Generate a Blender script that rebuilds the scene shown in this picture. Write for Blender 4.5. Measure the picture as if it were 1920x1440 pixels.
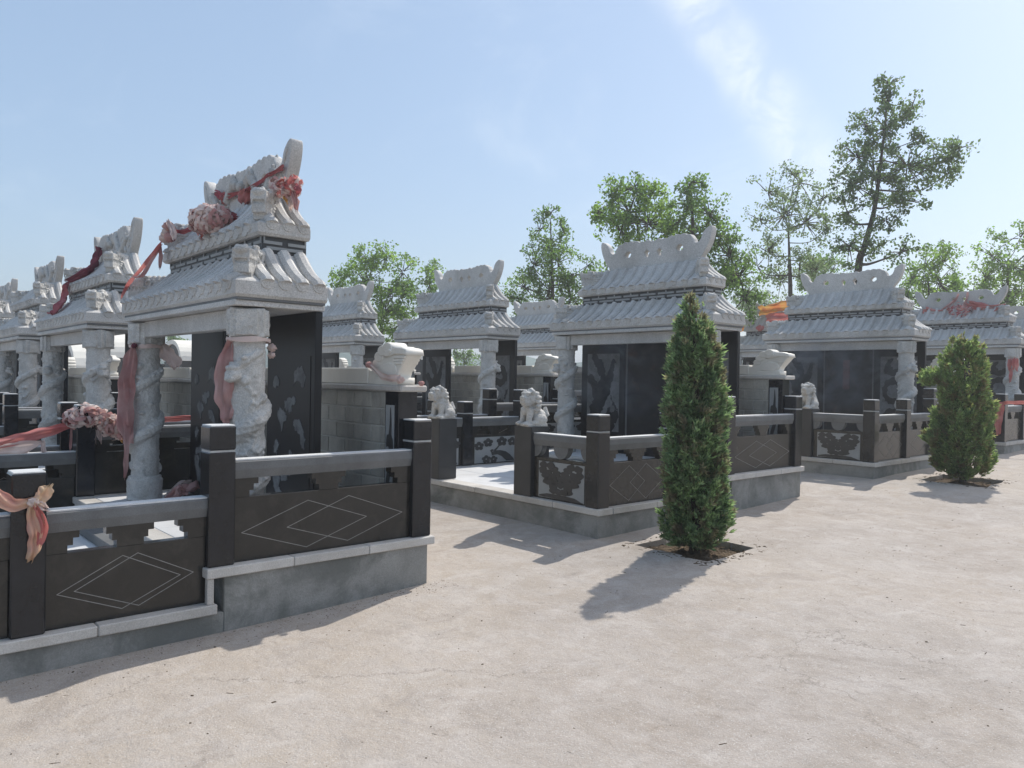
import bpy, bmesh, math, random
import numpy as np
from mathutils import Vector, Matrix, Euler
R_ = math.radians
random.seed(7)
rng = np.random.default_rng(11)
for o in list(bpy.data.objects): bpy.data.objects.remove(o)
scene = bpy.context.scene
COL = scene.collection

# ------------------------------------------------------------ camera, sky, sun, exposure
FPX = 1436.0
EYE = Vector((0, 0, 1.6))
yw, pt, rl = R_(-48.509), R_(-0.4003), R_(0.9435)
F0 = Vector((math.sin(yw), math.cos(yw), 0)); R0 = Vector((math.cos(yw), -math.sin(yw), 0)); U0 = Vector((0, 0, 1))
CF = F0*math.cos(pt) + U0*math.sin(pt); U1 = U0*math.cos(pt) - F0*math.sin(pt)
CR = R0*math.cos(rl) + U1*math.sin(rl); CU = U1*math.cos(rl) - R0*math.sin(rl)
cam = bpy.data.cameras.new('camera'); cam_o = bpy.data.objects.new('camera', cam); COL.objects.link(cam_o)
cam.sensor_width = 36; cam.sensor_fit = 'HORIZONTAL'; cam.lens = FPX/1920*36; cam.clip_start = 0.05; cam.clip_end = 3000
m3 = Matrix((CR, CU, -CF)).transposed()
cam_o.matrix_world = Matrix.Translation(EYE) @ m3.to_4x4()
scene.camera = cam_o

SUN_EL, SUN_AZ = R_(49), R_(-18)      # azimuth clockwise from +Y
sun_dir = Vector((math.sin(SUN_AZ)*math.cos(SUN_EL), math.cos(SUN_AZ)*math.cos(SUN_EL), math.sin(SUN_EL)))
world = bpy.data.worlds.new('World'); scene.world = world; world.use_nodes = True
wn = world.node_tree; wn.nodes.clear()
def wnode(t, **k):
    n = wn.nodes.new(t)
    for a, b in k.items(): setattr(n, a, b)
    return n
sky = wnode('ShaderNodeTexSky', sky_type='NISHITA')
sky.sun_disc = False; sky.sun_elevation = SUN_EL; sky.sun_rotation = -SUN_AZ
sky.altitude = 300; sky.air_density = 1.15; sky.dust_density = 3.6; sky.ozone_density = 1.6
VEIL, VEILCOL = .36, (3.4, 4.75, 6.5)
tc = wnode('ShaderNodeTexCoord')
def pixdir(u, v): return (CF + CR*((u-960)/FPX) + CU*((720-v)/FPX)).normalized()
L = wn.links.new
def vdot(vec, off=None):
    n = wnode('ShaderNodeVectorMath', operation='DOT_PRODUCT'); n.inputs[1].default_value = tuple(vec); L(off or tc.outputs['Generated'], n.inputs[0]); return n.outputs['Value']
def maprange(x, a, b, c=0., d=1., smooth=True):
    n = wnode('ShaderNodeMapRange'); n.interpolation_type = 'SMOOTHSTEP' if smooth else 'LINEAR'
    for k_, v_ in zip(('From Min', 'From Max', 'To Min', 'To Max'), (a, b, c, d)): n.inputs[k_].default_value = v_
    L(x, n.inputs['Value']); return n.outputs['Result']
def wmath(op, a, b):
    n = wnode('ShaderNodeMath', operation=op)
    for i, v_ in enumerate((a, b)):
        if isinstance(v_, (int, float)): n.inputs[i].default_value = v_
        else: L(v_, n.inputs[i])
    return n.outputs[0]
def wmix(f, a, b):
    n = wnode('ShaderNodeMix', data_type='RGBA')
    for k_, v_ in (('Factor', f), ('A', a), ('B', b)):
        if isinstance(v_, tuple): n.inputs[k_].default_value = (*v_, 1)
        elif isinstance(v_, (int, float)): n.inputs[k_].default_value = v_
        else: L(v_, n.inputs[k_])
    return n.outputs['Result']
def wnoise(scale, detail, rot, stretch, dist=.5):
    mp = wnode('ShaderNodeMapping'); mp.inputs['Rotation'].default_value = rot; mp.inputs['Scale'].default_value = stretch
    nz = wnode('ShaderNodeTexNoise'); nz.inputs['Scale'].default_value = scale; nz.inputs['Detail'].default_value = detail; nz.inputs['Roughness'].default_value = .6; nz.inputs['Distortion'].default_value = dist
    L(tc.outputs['Generated'], mp.inputs['Vector']); L(mp.outputs['Vector'], nz.inputs['Vector']); return nz.outputs['Fac']
# thin summer haze veil over the whole sky, faint cirrus, and one cirrus streak high on the right
col_ = wmix(VEIL, sky.outputs['Color'], VEILCOL)
cir = maprange(wnoise(1.5, 7, (.3, .2, .6), (1.0, 3.0, 4.0)), .50, .85, 0, .32)
col_ = wmix(cir, col_, (6.2, 6.7, 7.2))
p1, p2 = pixdir(1270, -40), pixdir(1520, 290); pn = p1.cross(p2).normalized(); pm = (p1+p2).normalized()
dd = wmath('ABSOLUTE', vdot(pn), 0.)
wob = wmath('MULTIPLY_ADD', wnoise(5, 5, (0, 0, 0), (1, 1, 1)), .055); wob.node.inputs[2].default_value = -.028
band = maprange(wmath('ABSOLUTE', wmath('ADD', vdot(pn), wob), 0.), .002, .055, 1, 0)
along = maprange(vdot(pm), .965, .995, 0, 1)
fil = maprange(wnoise(7, 7, (.4, .2, .9), (1.0, 3.2, 2.0), .8), .30, .66, .25, 1)
col_ = wmix(wmath('MULTIPLY', wmath('MULTIPLY', band, along), wmath('MULTIPLY', fil, .42)), col_, (7.6, 7.7, 7.6))
bg = wnode('ShaderNodeBackground'); bg.inputs['Strength'].default_value = 0.15; L(col_, bg.inputs['Color'])
wo = wnode('ShaderNodeOutputWorld'); L(bg.outputs['Background'], wo.inputs['Surface'])
sl = bpy.data.lights.new('sun', 'SUN'); sl.energy = 4.3; sl.angle = R_(0.55); sl.color = (1.0, 0.95, 0.87)
so = bpy.data.objects.new('sun', sl); COL.objects.link(so); so.rotation_euler = (-sun_dir).to_track_quat('-Z', 'Y').to_euler(); so.location = (0, 0, 30)
vs = scene.view_settings; vs.view_transform = 'Standard'; vs.look = 'None'; vs.exposure = 0.12; vs.gamma = 1.0; vs.use_curve_mapping = False
scene.render.engine = 'CYCLES'

def at(u, v, dist):
    """world point seen at photograph pixel (u, v), dist metres away on the ground plan"""
    r = CF + CR*((u-960)/FPX) + CU*((720-v)/FPX)
    return EYE + r*(dist/math.hypot(r.x, r.y))

# ------------------------------------------------------------ materials
MATS = {}
def new_mat(name):
    m = bpy.data.materials.new(name); m.use_nodes = True; MATS[name] = m
    nt = m.node_tree; nt.nodes.clear()
    out = nt.nodes.new('ShaderNodeOutputMaterial'); b = nt.nodes.new('ShaderNodeBsdfPrincipled')
    nt.links.new(b.outputs['BSDF'], out.inputs['Surface'])
    return m, nt, b, out
def N(nt, t, ins=None, **k):
    n = nt.nodes.new(t)
    for a, b in k.items(): setattr(n, a, b)
    for a, b in (ins or {}).items(): n.inputs[a].default_value = b
    return n
def noise_fac(nt, pos, scale, lo, hi, detail=5, rough=.55, dist=0., stretch=None):
    src = pos
    if stretch:
        mpn = N(nt, 'ShaderNodeMapping'); mpn.inputs['Scale'].default_value = stretch
        nt.links.new(pos, mpn.inputs['Vector']); src = mpn.outputs['Vector']
    n = N(nt, 'ShaderNodeTexNoise', {'Scale': scale, 'Detail': detail, 'Roughness': rough, 'Distortion': dist})
    nt.links.new(src, n.inputs['Vector'])
    r = N(nt, 'ShaderNodeMapRange', {'From Min': lo, 'From Max': hi}); nt.links.new(n.outputs['Fac'], r.inputs['Value'])
    return r.outputs['Result'], n.outputs['Fac']
def mixc(nt, fac, a, b):
    m = N(nt, 'ShaderNodeMix', data_type='RGBA')
    for key, v in (('Factor', fac), ('A', a), ('B', b)):
        if isinstance(v, (tuple, list)): m.inputs[key].default_value = (*v[:3], 1)
        elif isinstance(v, (int, float)): m.inputs[key].default_value = v
        else: nt.links.new(v, m.inputs[key])
    return m.outputs['Result']
def mul(nt, a, k):
    m = N(nt, 'ShaderNodeMath', operation='MULTIPLY'); nt.links.new(a, m.inputs[0])
    if isinstance(k, (int, float)): m.inputs[1].default_value = k
    else: nt.links.new(k, m.inputs[1])
    return m.outputs[0]
def bump(nt, b, h, strength, dist=.01):
    n = N(nt, 'ShaderNodeBump', {'Strength': strength, 'Distance': dist}); nt.links.new(h, n.inputs['Height']); nt.links.new(n.outputs['Normal'], b.inputs['Normal'])
def c3(base, k): return tuple(max(0, min(1, c*k)) for c in base)
def stone(name, base, rough=.8, spec=.35, blotch=.22, blotch_scale=2.2, speck=.25, speck_scale=170, bstr=.3, bdist=.004, stain=None, stain_amt=.5, stain_scale=1.3, stain_lo=.5, stain_hi=.72, streak=False, bscale=60, island=.0):
    m, nt, b, out = new_mat(name)
    pos = N(nt, 'ShaderNodeNewGeometry').outputs['Position']
    f1, _ = noise_fac(nt, pos, blotch_scale, .3, .7, 6, .6)
    col = mixc(nt, f1, c3(base, 1-blotch), c3(base, 1+blotch*.6))
    f2, raw2 = noise_fac(nt, pos, speck_scale, .46, .66, 2, .5)
    col = mixc(nt, mul(nt, f2, speck), col, c3(base, .35))
    f3, _ = noise_fac(nt, pos, speck_scale*.7, .55, .7, 2, .5)
    col = mixc(nt, mul(nt, f3, speck*.8), col, c3(base, 1.5))
    if stain:
        f4, _ = noise_fac(nt, pos, stain_scale, stain_lo, stain_hi, 8, .68, .4, (1, 1, .35) if streak else None)
        col = mixc(nt, mul(nt, f4, stain_amt), col, stain)
    if island:
        g = N(nt, 'ShaderNodeObjectInfo'); mr = N(nt, 'ShaderNodeMapRange', {'To Min': 1-island, 'To Max': 1+island}); nt.links.new(g.outputs['Random'], mr.inputs['Value'])
        hsv = N(nt, 'ShaderNodeHueSaturation'); nt.links.new(mr.outputs['Result'], hsv.inputs['Value']); nt.links.new(col, hsv.inputs['Color']); col = hsv.outputs['Color']
    nt.links.new(col, b.inputs['Base Color'])
    b.inputs['Roughness'].default_value = rough; b.inputs['Specular IOR Level'].default_value = spec
    _, hb = noise_fac(nt, pos, bscale, 0, 1, 6, .65)
    bump(nt, b, hb, bstr, bdist)
    return m
stone('granite_light', (.52, .508, .485), .78, .35, .16, 3.0, .45, 110, .4, .006, (.26, .24, .21), .5, 1.8, .48, .72, True, island=.06)
stone('granite_carved', (.53, .518, .49), .8, .35, .2, 9.0, .4, 120, .8, .014, (.24, .21, .175), .5, 7.0, .48, .72, bscale=45, island=.06)
stone('marble_cream', (.72, .69, .62), .6, .4, .07, 3, .1, 160, .15, .003, (.5, .42, .33), .3, 4, .55, .8, True)
stone('cap_stone', (.50, .475, .44), .8, .3, .14, 4, .3, 150, .3, .004, (.3, .26, .21), .5, 5, .5, .75, island=.08)
stone('granite_black', (.014, .015, .018), .16, .45, .35, 5, .25, 300, .03, .001)
stone('granite_void', (.008, .009, .011), .38, .28, .35, 5, .25, 300, .03, .001)
stone('granite_black_matt', (.035, .035, .036), .42, .5, .3, 5, .3, 300, .1, .002)
stone('granite_panel', (.024, .022, .019), .2, .5, .3, 5, .35, 260, .05, .001, (.075, .068, .056), .4, 6, .5, .75)
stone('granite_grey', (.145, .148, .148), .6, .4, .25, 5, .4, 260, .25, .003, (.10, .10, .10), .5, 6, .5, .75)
stone('granite_sunlit_top', (.60, .605, .60), .6, .4, .15, 5, .3, 260, .2, .003)  # sunlit look of post and rail tops put into a paler granite colour
stone('relief_grey', (.30, .31, .31), .75, .3, .08, 8, .25, 300, .2, .002)
stone('relief_dim', (.17, .175, .178), .75, .3, .25, 8, .25, 300, .2, .002, (.06, .06, .062), .7, 9, .45, .65)
stone('engraved', (.27, .262, .245), .8, .2, .2, 20, .2, 300, .1, .002)
stone('collar_grey', (.45, .45, .44), .7, .3, .2, 12, .2, 200, .1, .002)
stone('block', (.43, .41, .36), .92, .2, .2, 6, .3, 130, .8, .008, (.17, .16, .14), .55, 5, .48, .72, True, bscale=70, island=.14)
stone('mortar', (.56, .545, .50), .95, .15, .15, 9, .2, 150, .6, .006)
stone('render', (.30, .295, .275), .92, .2, .3, 1.6, .25, 130, .5, .006, (.14, .142, .13), .9, 2.2, .44, .62)
stone('marble_floor', (.62, .62, .62), .5, .4, .12, 2, .12, 150, .1, .002, (.4, .38, .35), .4, 2.5, .5, .75)
stone('soil', (.115, .083, .055), .95, .2, .45, 9, .4, 60, 1.0, .03, (.30, .23, .16), .6, 14, .5, .7)
stone('bark', (.085, .07, .055), .95, .2, .4, 9, .3, 60, 1.0, .02)
stone('hill_far', (.10, .14, .13), .95, .1, .3, .02, .0, 1, .0, .01)
stone('tomb_dark', (.05, .048, .046), .5, .4, .3, 6, .2, 120, .2, .004)
stone('soot', (.016, .016, .018), .5, .3, .5, 4, .3, 150, .2, .003, (.13, .06, .035), .55, 4, .55, .75)

# trodden cement ground: mottled, dusty, hair cracks
m, nt, b, out = new_mat('cement')
pos = N(nt, 'ShaderNodeNewGeometry').outputs['Position']
f1, _ = noise_fac(nt, pos, .55, .35, .68, 7, .62, .5)
col = mixc(nt, f1, (.275, .233, .197), (.385, .347, .313))
fw_, _ = noise_fac(nt, pos, .22, .40, .62, 4, .55, .3)
col = mixc(nt, mul(nt, fw_, .75), col, (.40, .34, .278))
f2, _ = noise_fac(nt, pos, 3.2, .38, .68, 8, .7, .8)
col = mixc(nt, mul(nt, f2, .7), col, (.44, .40, .37))
f3, _ = noise_fac(nt, pos, 1.5, .54, .72, 9, .72, 1.0)
col = mixc(nt, mul(nt, f3, .7), col, (.22, .187, .16))
f4, _ = noise_fac(nt, pos, 85, .5, .72, 3, .6)
col = mixc(nt, mul(nt, f4, .42), col, (.22, .20, .18))
f5, _ = noise_fac(nt, pos, 130, .58, .7, 2, .5)
col = mixc(nt, mul(nt, f5, .6), col, (.56, .535, .51))
f6, _ = noise_fac(nt, pos, 22, .60, .70, 4, .6)
col = mixc(nt, mul(nt, f6, .4), col, (.22, .19, .16))
f7, _ = noise_fac(nt, pos, 2.6, .42, .66, 8, .68, .9, (.9, 1.7, 1))
col = mixc(nt, mul(nt, f7, .22), col, (.25, .222, .198))
f8, _ = noise_fac(nt, pos, 3.4, .52, .70, 8, .68, .9, (1.3, .8, 1))
col = mixc(nt, mul(nt, f8, .35), col, (.52, .482, .452))
vo = N(nt, 'ShaderNodeTexVoronoi', {'Scale': .33, 'Randomness': 1.0}, feature='DISTANCE_TO_EDGE')
dn = N(nt, 'ShaderNodeTexNoise', {'Scale': 2.0, 'Detail': 6, 'Roughness': .7}); nt.links.new(pos, dn.inputs['Vector'])
va = N(nt, 'ShaderNodeVectorMath', operation='MULTIPLY_ADD'); va.inputs[1].default_value = (.7, .7, .7)
nt.links.new(dn.outputs['Color'], va.inputs[0]); nt.links.new(pos, va.inputs[2]); nt.links.new(va.outputs['Vector'], vo.inputs['Vector'])
cr = N(nt, 'ShaderNodeMapRange', {'From Min': 0, 'From Max': .0035, 'To Min': 1, 'To Max': 0}); nt.links.new(vo.outputs['Distance'], cr.inputs['Value'])
fm, _ = noise_fac(nt, pos, .8, .50, .58, 3)
crk = mul(nt, cr.outputs['Result'], fm)
col = mixc(nt, mul(nt, crk, .6), col, (.16, .14, .12))
nt.links.new(col, b.inputs['Base Color']); b.inputs['Roughness'].default_value = .9; b.inputs['Specular IOR Level'].default_value = .25
_, h1 = noise_fac(nt, pos, 9, 0, 1, 10, .72)
_, h2 = noise_fac(nt, pos, 110, 0, 1, 4, .6)
ad = N(nt, 'ShaderNodeMath', {1: .25, }, operation='MULTIPLY_ADD'); nt.links.new(h2, ad.inputs[0]); nt.links.new(h1, ad.inputs[2])
bump(nt, b, ad.outputs[0], .75, .02)

def cloth_mat(name, a, bcol, trans=.3):
    m, nt, b, out = new_mat(name)
    pos = N(nt, 'ShaderNodeNewGeometry').outputs['Position']
    f, raw = noise_fac(nt, pos, 5, .3, .7, 3, .5)
    col = mixc(nt, f, a, bcol); nt.links.new(col, b.inputs['Base Color']); b.inputs['Roughness'].default_value = .85; b.inputs['Specular IOR Level'].default_value = .15
    _, hb = noise_fac(nt, pos, 90, 0, 1, 3); bump(nt, b, hb, .4, .004)
    t = N(nt, 'ShaderNodeBsdfTranslucent'); nt.links.new(col, t.inputs['Color'])
    mxs = N(nt, 'ShaderNodeMixShader', {0: trans}); nt.links.new(b.outputs['BSDF'], mxs.inputs[1]); nt.links.new(t.outputs['BSDF'], mxs.inputs[2]); nt.links.new(mxs.outputs[0], out.inputs['Surface'])
cloth_mat('cloth_pink', (.46, .22, .205), (.62, .40, .37))
cloth_mat('cloth_faded', (.62, .46, .42), (.76, .65, .60))
cloth_mat('cloth_red', (.52, .14, .13), (.64, .29, .26))
cloth_mat('cloth_crimson', (.38, .09, .11), (.50, .18, .18))
cloth_mat('cloth_orange', (.70, .20, .08), (.78, .48, .14))
cloth_mat('cloth_yellow', (.68, .34, .29), (.78, .62, .38))
cloth_mat('cloth_sooty', (.10, .07, .065), (.30, .09, .06))
cloth_mat('cloth_plum', (.11, .045, .06), (.28, .07, .10))
def leaf_mat(name, dark, light, trans=.45, scale=1.2, brown=None):
    m, nt, b, out = new_mat(name)
    g = N(nt, 'ShaderNodeNewGeometry')
    f, _ = noise_fac(nt, g.outputs['Position'], scale, .35, .65, 3)
    col = mixc(nt, f, dark, light)
    r = N(nt, 'ShaderNodeMapRange', {'To Min': .55, 'To Max': 1.45}); nt.links.new(g.outputs['Random Per Island'], r.inputs['Value'])
    hsv = N(nt, 'ShaderNodeHueSaturation'); nt.links.new(r.outputs['Result'], hsv.inputs['Value']); nt.links.new(col, hsv.inputs['Color']); col = hsv.outputs['Color']
    if brown:
        fb, _ = noise_fac(nt, g.outputs['Position'], 7, .50, .62, 3); col = mixc(nt, mul(nt, fb, .8), col, brown)
    nt.links.new(col, b.inputs['Base Color']); b.inputs['Roughness'].default_value = .55; b.inputs['Specular IOR Level'].default_value = .3
    t = N(nt, 'ShaderNodeBsdfTranslucent'); h2 = N(nt, 'ShaderNodeHueSaturation', {'Saturation': 1.15, 'Value': 1.8}); nt.links.new(col, h2.inputs['Color']); nt.links.new(h2.outputs['Color'], t.inputs['Color'])
    mxs = N(nt, 'ShaderNodeMixShader', {0: trans}); nt.links.new(b.outputs['BSDF'], mxs.inputs[1]); nt.links.new(t.outputs['BSDF'], mxs.inputs[2]); nt.links.new(mxs.outputs[0], out.inputs['Surface'])
leaf_mat('leaf_mid', (.08, .135, .045), (.135, .205, .06), .56)
leaf_mat('leaf_light', (.10, .165, .045), (.165, .245, .065), .58)
leaf_mat('leaf_dark', (.062, .10, .045), (.105, .15, .06), .52)
leaf_mat('leaf_pale', (.105, .145, .08), (.16, .21, .10), .55)
leaf_mat('cypress_leaf', (.13, .195, .10), (.225, .305, .145), .48, 5, (.20, .165, .11))
leaf_mat('cypress_leaf_olive', (.14, .20, .085), (.25, .32, .13), .5, 5, (.23, .18, .10))
M = MATS

# ------------------------------------------------------------ helpers
def link(name, mesh, parent=None, loc=(0, 0, 0), rot=(0, 0, 0), sc=(1, 1, 1), mat=None):
    if mat is not None and not mesh.materials: mesh.materials.append(M[mat])
    o = bpy.data.objects.new(name, mesh); COL.objects.link(o)
    o.location = loc; o.rotation_euler = rot; o.scale = sc
    if parent: o.parent = parent
    return o
def tag(o, label, cat, group=None):
    o['label'] = label; o['category'] = cat
    if group: o['group'] = group
    return o
def thing(name, label, cat, loc, rotz=0, group=None):
    o = bpy.data.objects.new(name, None); COL.objects.link(o); o.location = loc; o.rotation_euler = (0, 0, rotz); o.empty_display_size = .1
    return tag(o, label, cat, group)
def struct(name, mesh, mat, loc=(0, 0, 0)):
    o = link(name, mesh, None, loc, mat=mat); o['kind'] = 'structure'; return o
def bm_mesh(bm, name, smooth=False):
    me = bpy.data.meshes.new(name); bm.normal_update(); bm.to_mesh(me); bm.free()
    if smooth: me.polygons.foreach_set('use_smooth', [True]*len(me.polygons))
    return me
def auto_smooth(me, ang=35):
    me.polygons.foreach_set('use_smooth', [True]*len(me.polygons))
    bm = bmesh.new(); bm.from_mesh(me)
    for e in bm.edges:
        if len(e.link_faces) == 2 and e.calc_face_angle(0) > R_(ang): e.smooth = False
    bm.to_mesh(me); bm.free()
CACHE = {}
def box_mesh(sx, sy, sz, bev=.004, mat=None, seg=1):
    k = ('box', round(sx, 4), round(sy, 4), round(sz, 4), bev, mat, seg)
    if k in CACHE: return CACHE[k]
    bm = bmesh.new(); bmesh.ops.create_cube(bm, size=1)
    for v in bm.verts: v.co = Vector((v.co.x*sx, v.co.y*sy, v.co.z*sz))
    if bev: bmesh.ops.bevel(bm, geom=bm.edges[:], offset=min(bev, min(sx, sy, sz)*.3), segments=seg, affect='EDGES')
    me = bm_mesh(bm, 'block')
    if mat: me.materials.append(M[mat])
    CACHE[k] = me; return me
def box(name, x0, x1, y0, y1, z0, z1, mat, parent=None, bev=.004, seg=1):
    """box in the parent's local coordinates"""
    me = box_mesh(x1-x0, y1-y0, z1-z0, bev, mat, seg)
    return link(name, me, parent, ((x0+x1)/2, (y0+y1)/2, (z0+z1)/2))
def prism_mesh(key, pts, depth, mat, bev=0):
    """closed outline (x, z) extruded along y by depth, centred on y = 0"""
    if key in CACHE: return CACHE[key]
    bm = bmesh.new()
    a = [bm.verts.new((x, -depth/2, z)) for x, z in pts]; bm.faces.new(a)
    r = bmesh.ops.extrude_face_region(bm, geom=bm.faces[:])
    for v in [g for g in r['geom'] if isinstance(g, bmesh.types.BMVert)]: v.co.y += depth
    bmesh.ops.recalc_face_normals(bm, faces=bm.faces[:])
    if bev:
        ed = [e for e in bm.edges if len(e.link_faces) == 2 and e.calc_face_angle(0) > .5]
        bmesh.ops.bevel(bm, geom=ed, offset=bev, segments=1, affect='EDGES')
    bmesh.ops.triangulate(bm, faces=[f for f in bm.faces if len(f.verts) > 4])
    me = bm_mesh(bm, 'prism'); me.materials.append(M[mat]); CACHE[key] = me; return me
def outline_mesh(key, loops, depth, mat, bev=.0):
    """2D loops (outer + holes) filled and extruded; stands in x-z, depth along y"""
    if key in CACHE: return CACHE[key]
    cu = bpy.data.curves.new('outline', 'CURVE'); cu.dimensions = '2D'; cu.fill_mode = 'BOTH'; cu.extrude = depth/2; cu.bevel_depth = bev; cu.bevel_resolution = 1
    for lp in loops:
        sp = cu.splines.new('POLY'); sp.points.add(len(lp)-1); sp.use_cyclic_u = True
        for p, (x, z) in zip(sp.points, lp): p.co = (x, z, 0, 1)
    o = bpy.data.objects.new('tmp', cu); COL.objects.link(o)
    bpy.context.view_layer.update()
    dg = bpy.context.evaluated_depsgraph_get()
    me = bpy.data.meshes.new_from_object(o.evaluated_get(dg)); bpy.data.objects.remove(o); bpy.data.curves.remove(cu)
    me.transform(Matrix.Rotation(R_(90), 4, 'X')); me.materials.clear(); me.materials.append(M[mat]); CACHE[key] = me; return me
def catmull(pts, n=6, closed=True):
    out = []; k = len(pts)
    for i in range(k if closed else k-1):
        p = [np.array(pts[(i+j) % k] if closed else pts[min(max(i+j, 0), k-1)], float) for j in (-1, 0, 1, 2)]
        for s in range(n):
            t = s/n
            out.append(tuple(.5*((2*p[1])+(-p[0]+p[2])*t+(2*p[0]-5*p[1]+4*p[2]-p[3])*t*t+(-p[0]+3*p[1]-3*p[2]+p[3])*t**3)))
    if not closed: out.append(tuple(pts[-1]))
    return out
def tube_bm(bm, pts, rad, seg=8, cap=True):
    pts = [Vector(p) for p in pts]; rings = []
    up = Vector((.31, .17, .93))
    for i, p in enumerate(pts):
        d = (pts[min(i+1, len(pts)-1)]-pts[max(i-1, 0)]).normalized()
        a = d.cross(up).normalized() if abs(d.dot(up)) < .98 else d.cross(Vector((1, 0, 0))).normalized(); c = d.cross(a)
        r = rad[i] if hasattr(rad, '__len__') else rad
        rings.append([bm.verts.new(p+(a*math.cos(k*2*math.pi/seg)+c*math.sin(k*2*math.pi/seg))*r) for k in range(seg)])
    for q, w in zip(rings, rings[1:]):
        for k in range(seg): bm.faces.new((q[k], q[(k+1) % seg], w[(k+1) % seg], w[k]))
    if cap: bm.faces.new(rings[0][::-1]); bm.faces.new(rings[-1])
def tube_mesh(pts, rad, seg=8):
    bm = bmesh.new(); tube_bm(bm, pts, rad, seg); bmesh.ops.recalc_face_normals(bm, faces=bm.faces[:]); return bm_mesh(bm, 'tube', True)
class Sculpt:
    """closed solids merged into one carved stone surface"""
    def __init__(s): s.bm = bmesh.new()
    def ell(s, c, r, rot=(0, 0, 0), sub=3):
        r = (r, r, r) if isinstance(r, (int, float)) else r
        mtx = Matrix.Translation(c) @ Euler(rot).to_matrix().to_4x4() @ Matrix.Diagonal((*r, 1))
        bmesh.ops.create_icosphere(s.bm, subdivisions=sub, radius=1, matrix=mtx); return s
    def box(s, c, h, rot=(0, 0, 0), bev=.0):
        mtx = Matrix.Translation(c) @ Euler(rot).to_matrix().to_4x4() @ Matrix.Diagonal((h[0]*2, h[1]*2, h[2]*2, 1))
        bmesh.ops.create_cube(s.bm, size=1, matrix=mtx); return s
    def tube(s, pts, rad, seg=10): tube_bm(s.bm, pts, rad, seg); return s
    def cyl(s, c, r, h, seg=40, r2=None):
        bmesh.ops.create_cone(s.bm, cap_ends=True, segments=seg, radius1=r, radius2=r if r2 is None else r2, depth=h, matrix=Matrix.Translation(c)); return s
    def prism(s, pts, y0, y1):
        a = [s.bm.verts.new((x, y0, z)) for x, z in pts]; b = [s.bm.verts.new((x, y1, z)) for x, z in pts]; n = len(pts)
        s.bm.faces.new(a[::-1]); s.bm.faces.new(b)
        for i in range(n): s.bm.faces.new((a[i], a[(i+1) % n], b[(i+1) % n], b[i]))
        return s
    def build(s, voxel, mat, smooth=2, rough=.0, rscale=30):
        bmesh.ops.recalc_face_normals(s.bm, faces=s.bm.faces[:])
        me = bm_mesh(s.bm, 'sculpt'); o = bpy.data.objects.new('tmp', me); COL.objects.link(o)
        rm = o.modifiers.new('r', 'REMESH'); rm.mode = 'VOXEL'; rm.voxel_size = voxel; rm.use_smooth_shade = True
        if smooth: sm = o.modifiers.new('s', 'SMOOTH'); sm.iterations = smooth; sm.factor = .5
        dg = bpy.context.evaluated_depsgraph_get(); out = bpy.data.meshes.new_from_object(o.evaluated_get(dg)); bpy.data.objects.remove(o)
        if rough:
            from mathutils import noise as mn
            n = len(out.vertices); co = np.empty(n*3); no = np.empty(n*3); out.vertices.foreach_get('co', co); out.vertex_normals.foreach_get('vector', no)
            co = co.reshape(-1, 3); no = no.reshape(-1, 3)
            dv = np.array([mn.noise(Vector(c)*rscale) for c in co])
            co = co + no*dv[:, None]*rough; out.vertices.foreach_set('co', co.ravel()); out.update()
        out.polygons.foreach_set('use_smooth', [True]*len(out.polygons))
        out.materials.clear(); out.materials.append(M[mat]); return out
def soup(name, V, Fq, mat):
    """numpy verts (n,3) and quads (m,4) to a mesh"""
    me = bpy.data.meshes.new(name); me.vertices.add(len(V)); me.vertices.foreach_set('co', np.asarray(V, np.float32).ravel())
    me.loops.add(len(Fq)*4); me.loops.foreach_set('vertex_index', np.asarray(Fq, np.int32).ravel())
    me.polygons.add(len(Fq)); me.polygons.foreach_set('loop_start', np.arange(0, len(Fq)*4, 4, dtype=np.int32)); me.polygons.foreach_set('loop_total', np.full(len(Fq), 4, np.int32))
    me.update(calc_edges=True); me.materials.append(M[mat]); return me

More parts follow.
